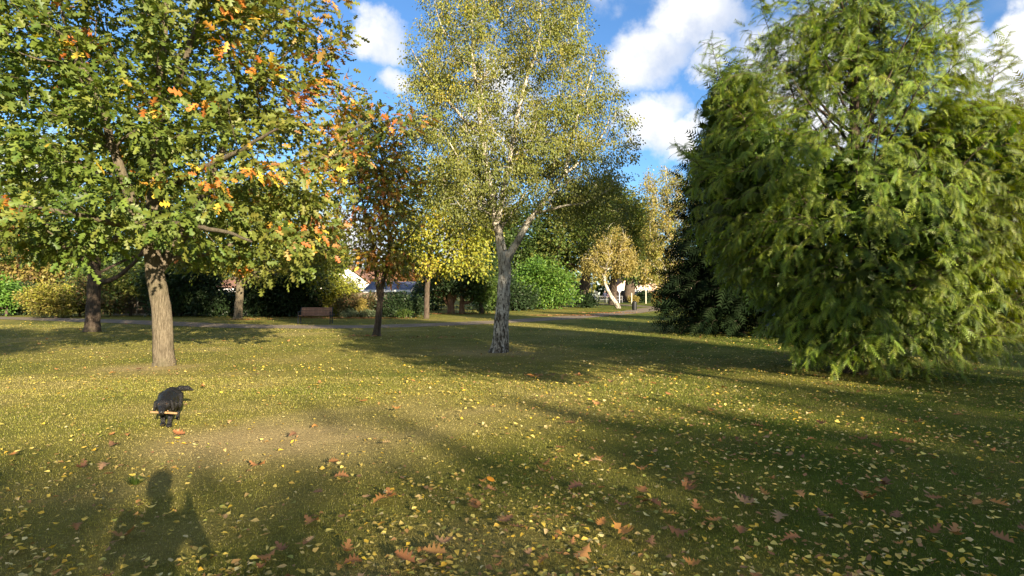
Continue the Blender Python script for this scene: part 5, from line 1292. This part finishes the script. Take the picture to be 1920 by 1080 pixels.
    for i in pick:
        q = int(rg.integers(0, 5)); o = link('fallen_oak_leaf', vs[q]); M = np.eye(4); M[:3, :3] = R[i] * size[i]; M[:3, 3] = pos[i] + [0, 0, .012]; o.matrix_basis = Matrix(M.tolist()); o.color = (*cols[i], 1)
        c = cols[i]; hue = 'dark brown' if c[0] < .22 else 'tan' if c[2] > .085 else 'orange rust' if c[0] > .33 else 'rust brown'; tag(o, 'lobed %s oak leaf, %s, lying on the grass' % (hue, shp[q]), 'leaf', '%s %s oak leaves on the grass' % (hue, shp[q]))
    V, Fc, C = scatter(curl(OAK_V, .3, .3, .2), OAK_F, pos[bulk], R[bulk], size[bulk], cols[bulk])
    o = link('oak_leaf_litter', mesh_np('oak_leaf_litter', V, Fc, M_FALL, C)); tag(o, 'countless brown oak leaves strewn over the far lawn', 'leaves', kind='stuff')
    # one bright orange rounded leaf
    th = np.linspace(0, 2 * np.pi, 13)[:-1]; LV = np.r_[[[0, .5, .06]], np.stack([.36 * np.cos(th), .5 + .5 * np.sin(th), -.03 + 0 * th], -1)]; LF = np.array([(0, i + 1, (i + 1) % 12 + 1) for i in range(12)])
    p = W(925, 911, depth_at(911)); o = link('fallen_leaf', mesh_np('round_leaf', LV, LF, M_FALLO), None, (p[0], p[1], .045)); o.scale = (.085,) * 3; o.rotation_euler = (.25, .05, .6); o.color = (.75, .30, .02, 1)
    tag(o, 'bright orange rounded leaf lying alone on the grass', 'leaf')
fallen()

# ------------------------------------------------------------------ grass blades
def grass():
    rg = np.random.default_rng(404)
    def blades(n, y0, y1, pw, h, w, hv):
        y = y0 + (y1 - y0) * rg.random(n) ** pw; x = (rg.random(n) * 2 - 1) * (.95 * y + .35)
        dr = dryness(x, y)
        cl = vnoise(x, y, 9.0, 41)
        k = (rg.random(n) < (1.15 - .75 * dr) * (.45 + .8 * cl)) & (path_dist(x, y) > 1.35)
        x, y, dr = x[k], y[k], dr[k]; n = len(x)
        az = rg.random(n) * 6.283; lean = np.abs(rg.normal(size=n)) * .75
        hh = h * (.5 + hv * rg.random(n)) * (1.12 - .6 * dr) * (1 + .02 * y); ww = w * (.7 + .6 * rg.random(n)) * (1 + .10 * np.maximum(y - 3, 0))
        b = np.stack([x, y, ground_z(x, y) - .003], -1); pd = np.stack([-np.sin(az), np.cos(az), 0 * az], -1); ld = np.stack([np.cos(az), np.sin(az), 0 * az], -1)
        a2 = rg.random(n) * 6.283; ld = np.stack([np.cos(a2), np.sin(a2), 0 * a2], -1)
        tip = b + ld * (hh * np.sin(lean))[:, None] + np.array([0, 0, 1]) * (hh * np.cos(lean))[:, None]
        V = np.stack([b - pd * ww[:, None] / 2, b + pd * ww[:, None] / 2, tip], 1).reshape(-1, 3)
        c = turf_col(x, y) * (0.75 + .5 * rg.random((n, 1))) * 1.12
        st = rg.random(n) < .10 + .30 * dr; c[st] = pal(rg, int(st.sum()), [(0.40, 0.33, 0.16), (0.33, 0.28, 0.12)], .12)
        return V, np.repeat(c, 3, 0)
    A = [blades(280000, 2.9, 11.0, 1.25, .018, .0046, .9), blades(140000, 9.0, 30.0, 1.3, .020, .0054, .9)]
    V = np.concatenate([a[0] for a in A]); C = np.concatenate([a[1] for a in A]); n = len(V) // 3
    o = link('grass', mesh_np('grass', V, np.arange(n * 3).reshape(-1, 3), M_GRASS, C)); tag(o, 'short mown turf grass, green at right and worn straw coloured at left', 'grass', kind='stuff')
    print('blades', n)
    # one taller green tuft below the dog
    p = W(257, 905, depth_at(905)); m = 120; az = rg.random(m) * 6.283; r = .05 * rg.random(m); b = np.stack([p[0] + r * np.cos(az), p[1] + r * np.sin(az), 0 * az], -1)
    hh = .05 + .05 * rg.random(m); le = .3 + .8 * rg.random(m); pd = np.stack([-np.sin(az), np.cos(az), 0 * az], -1) * .0035; tip = b + np.stack([np.cos(az) * np.sin(le), np.sin(az) * np.sin(le), np.cos(le)], -1) * hh[:, None]
    V = np.stack([b - pd, b + pd, tip], 1).reshape(-1, 3); o = link('grass_tuft', mesh_np('grass_tuft', V, np.arange(m * 3).reshape(-1, 3), M_GRASS, np.repeat(pal(rg, m, [(0.07, 0.11, 0.018)]), 3, 0)))
    tag(o, 'small fresh green grass tuft on the worn turf below the dog', 'grass tuft')
grass()
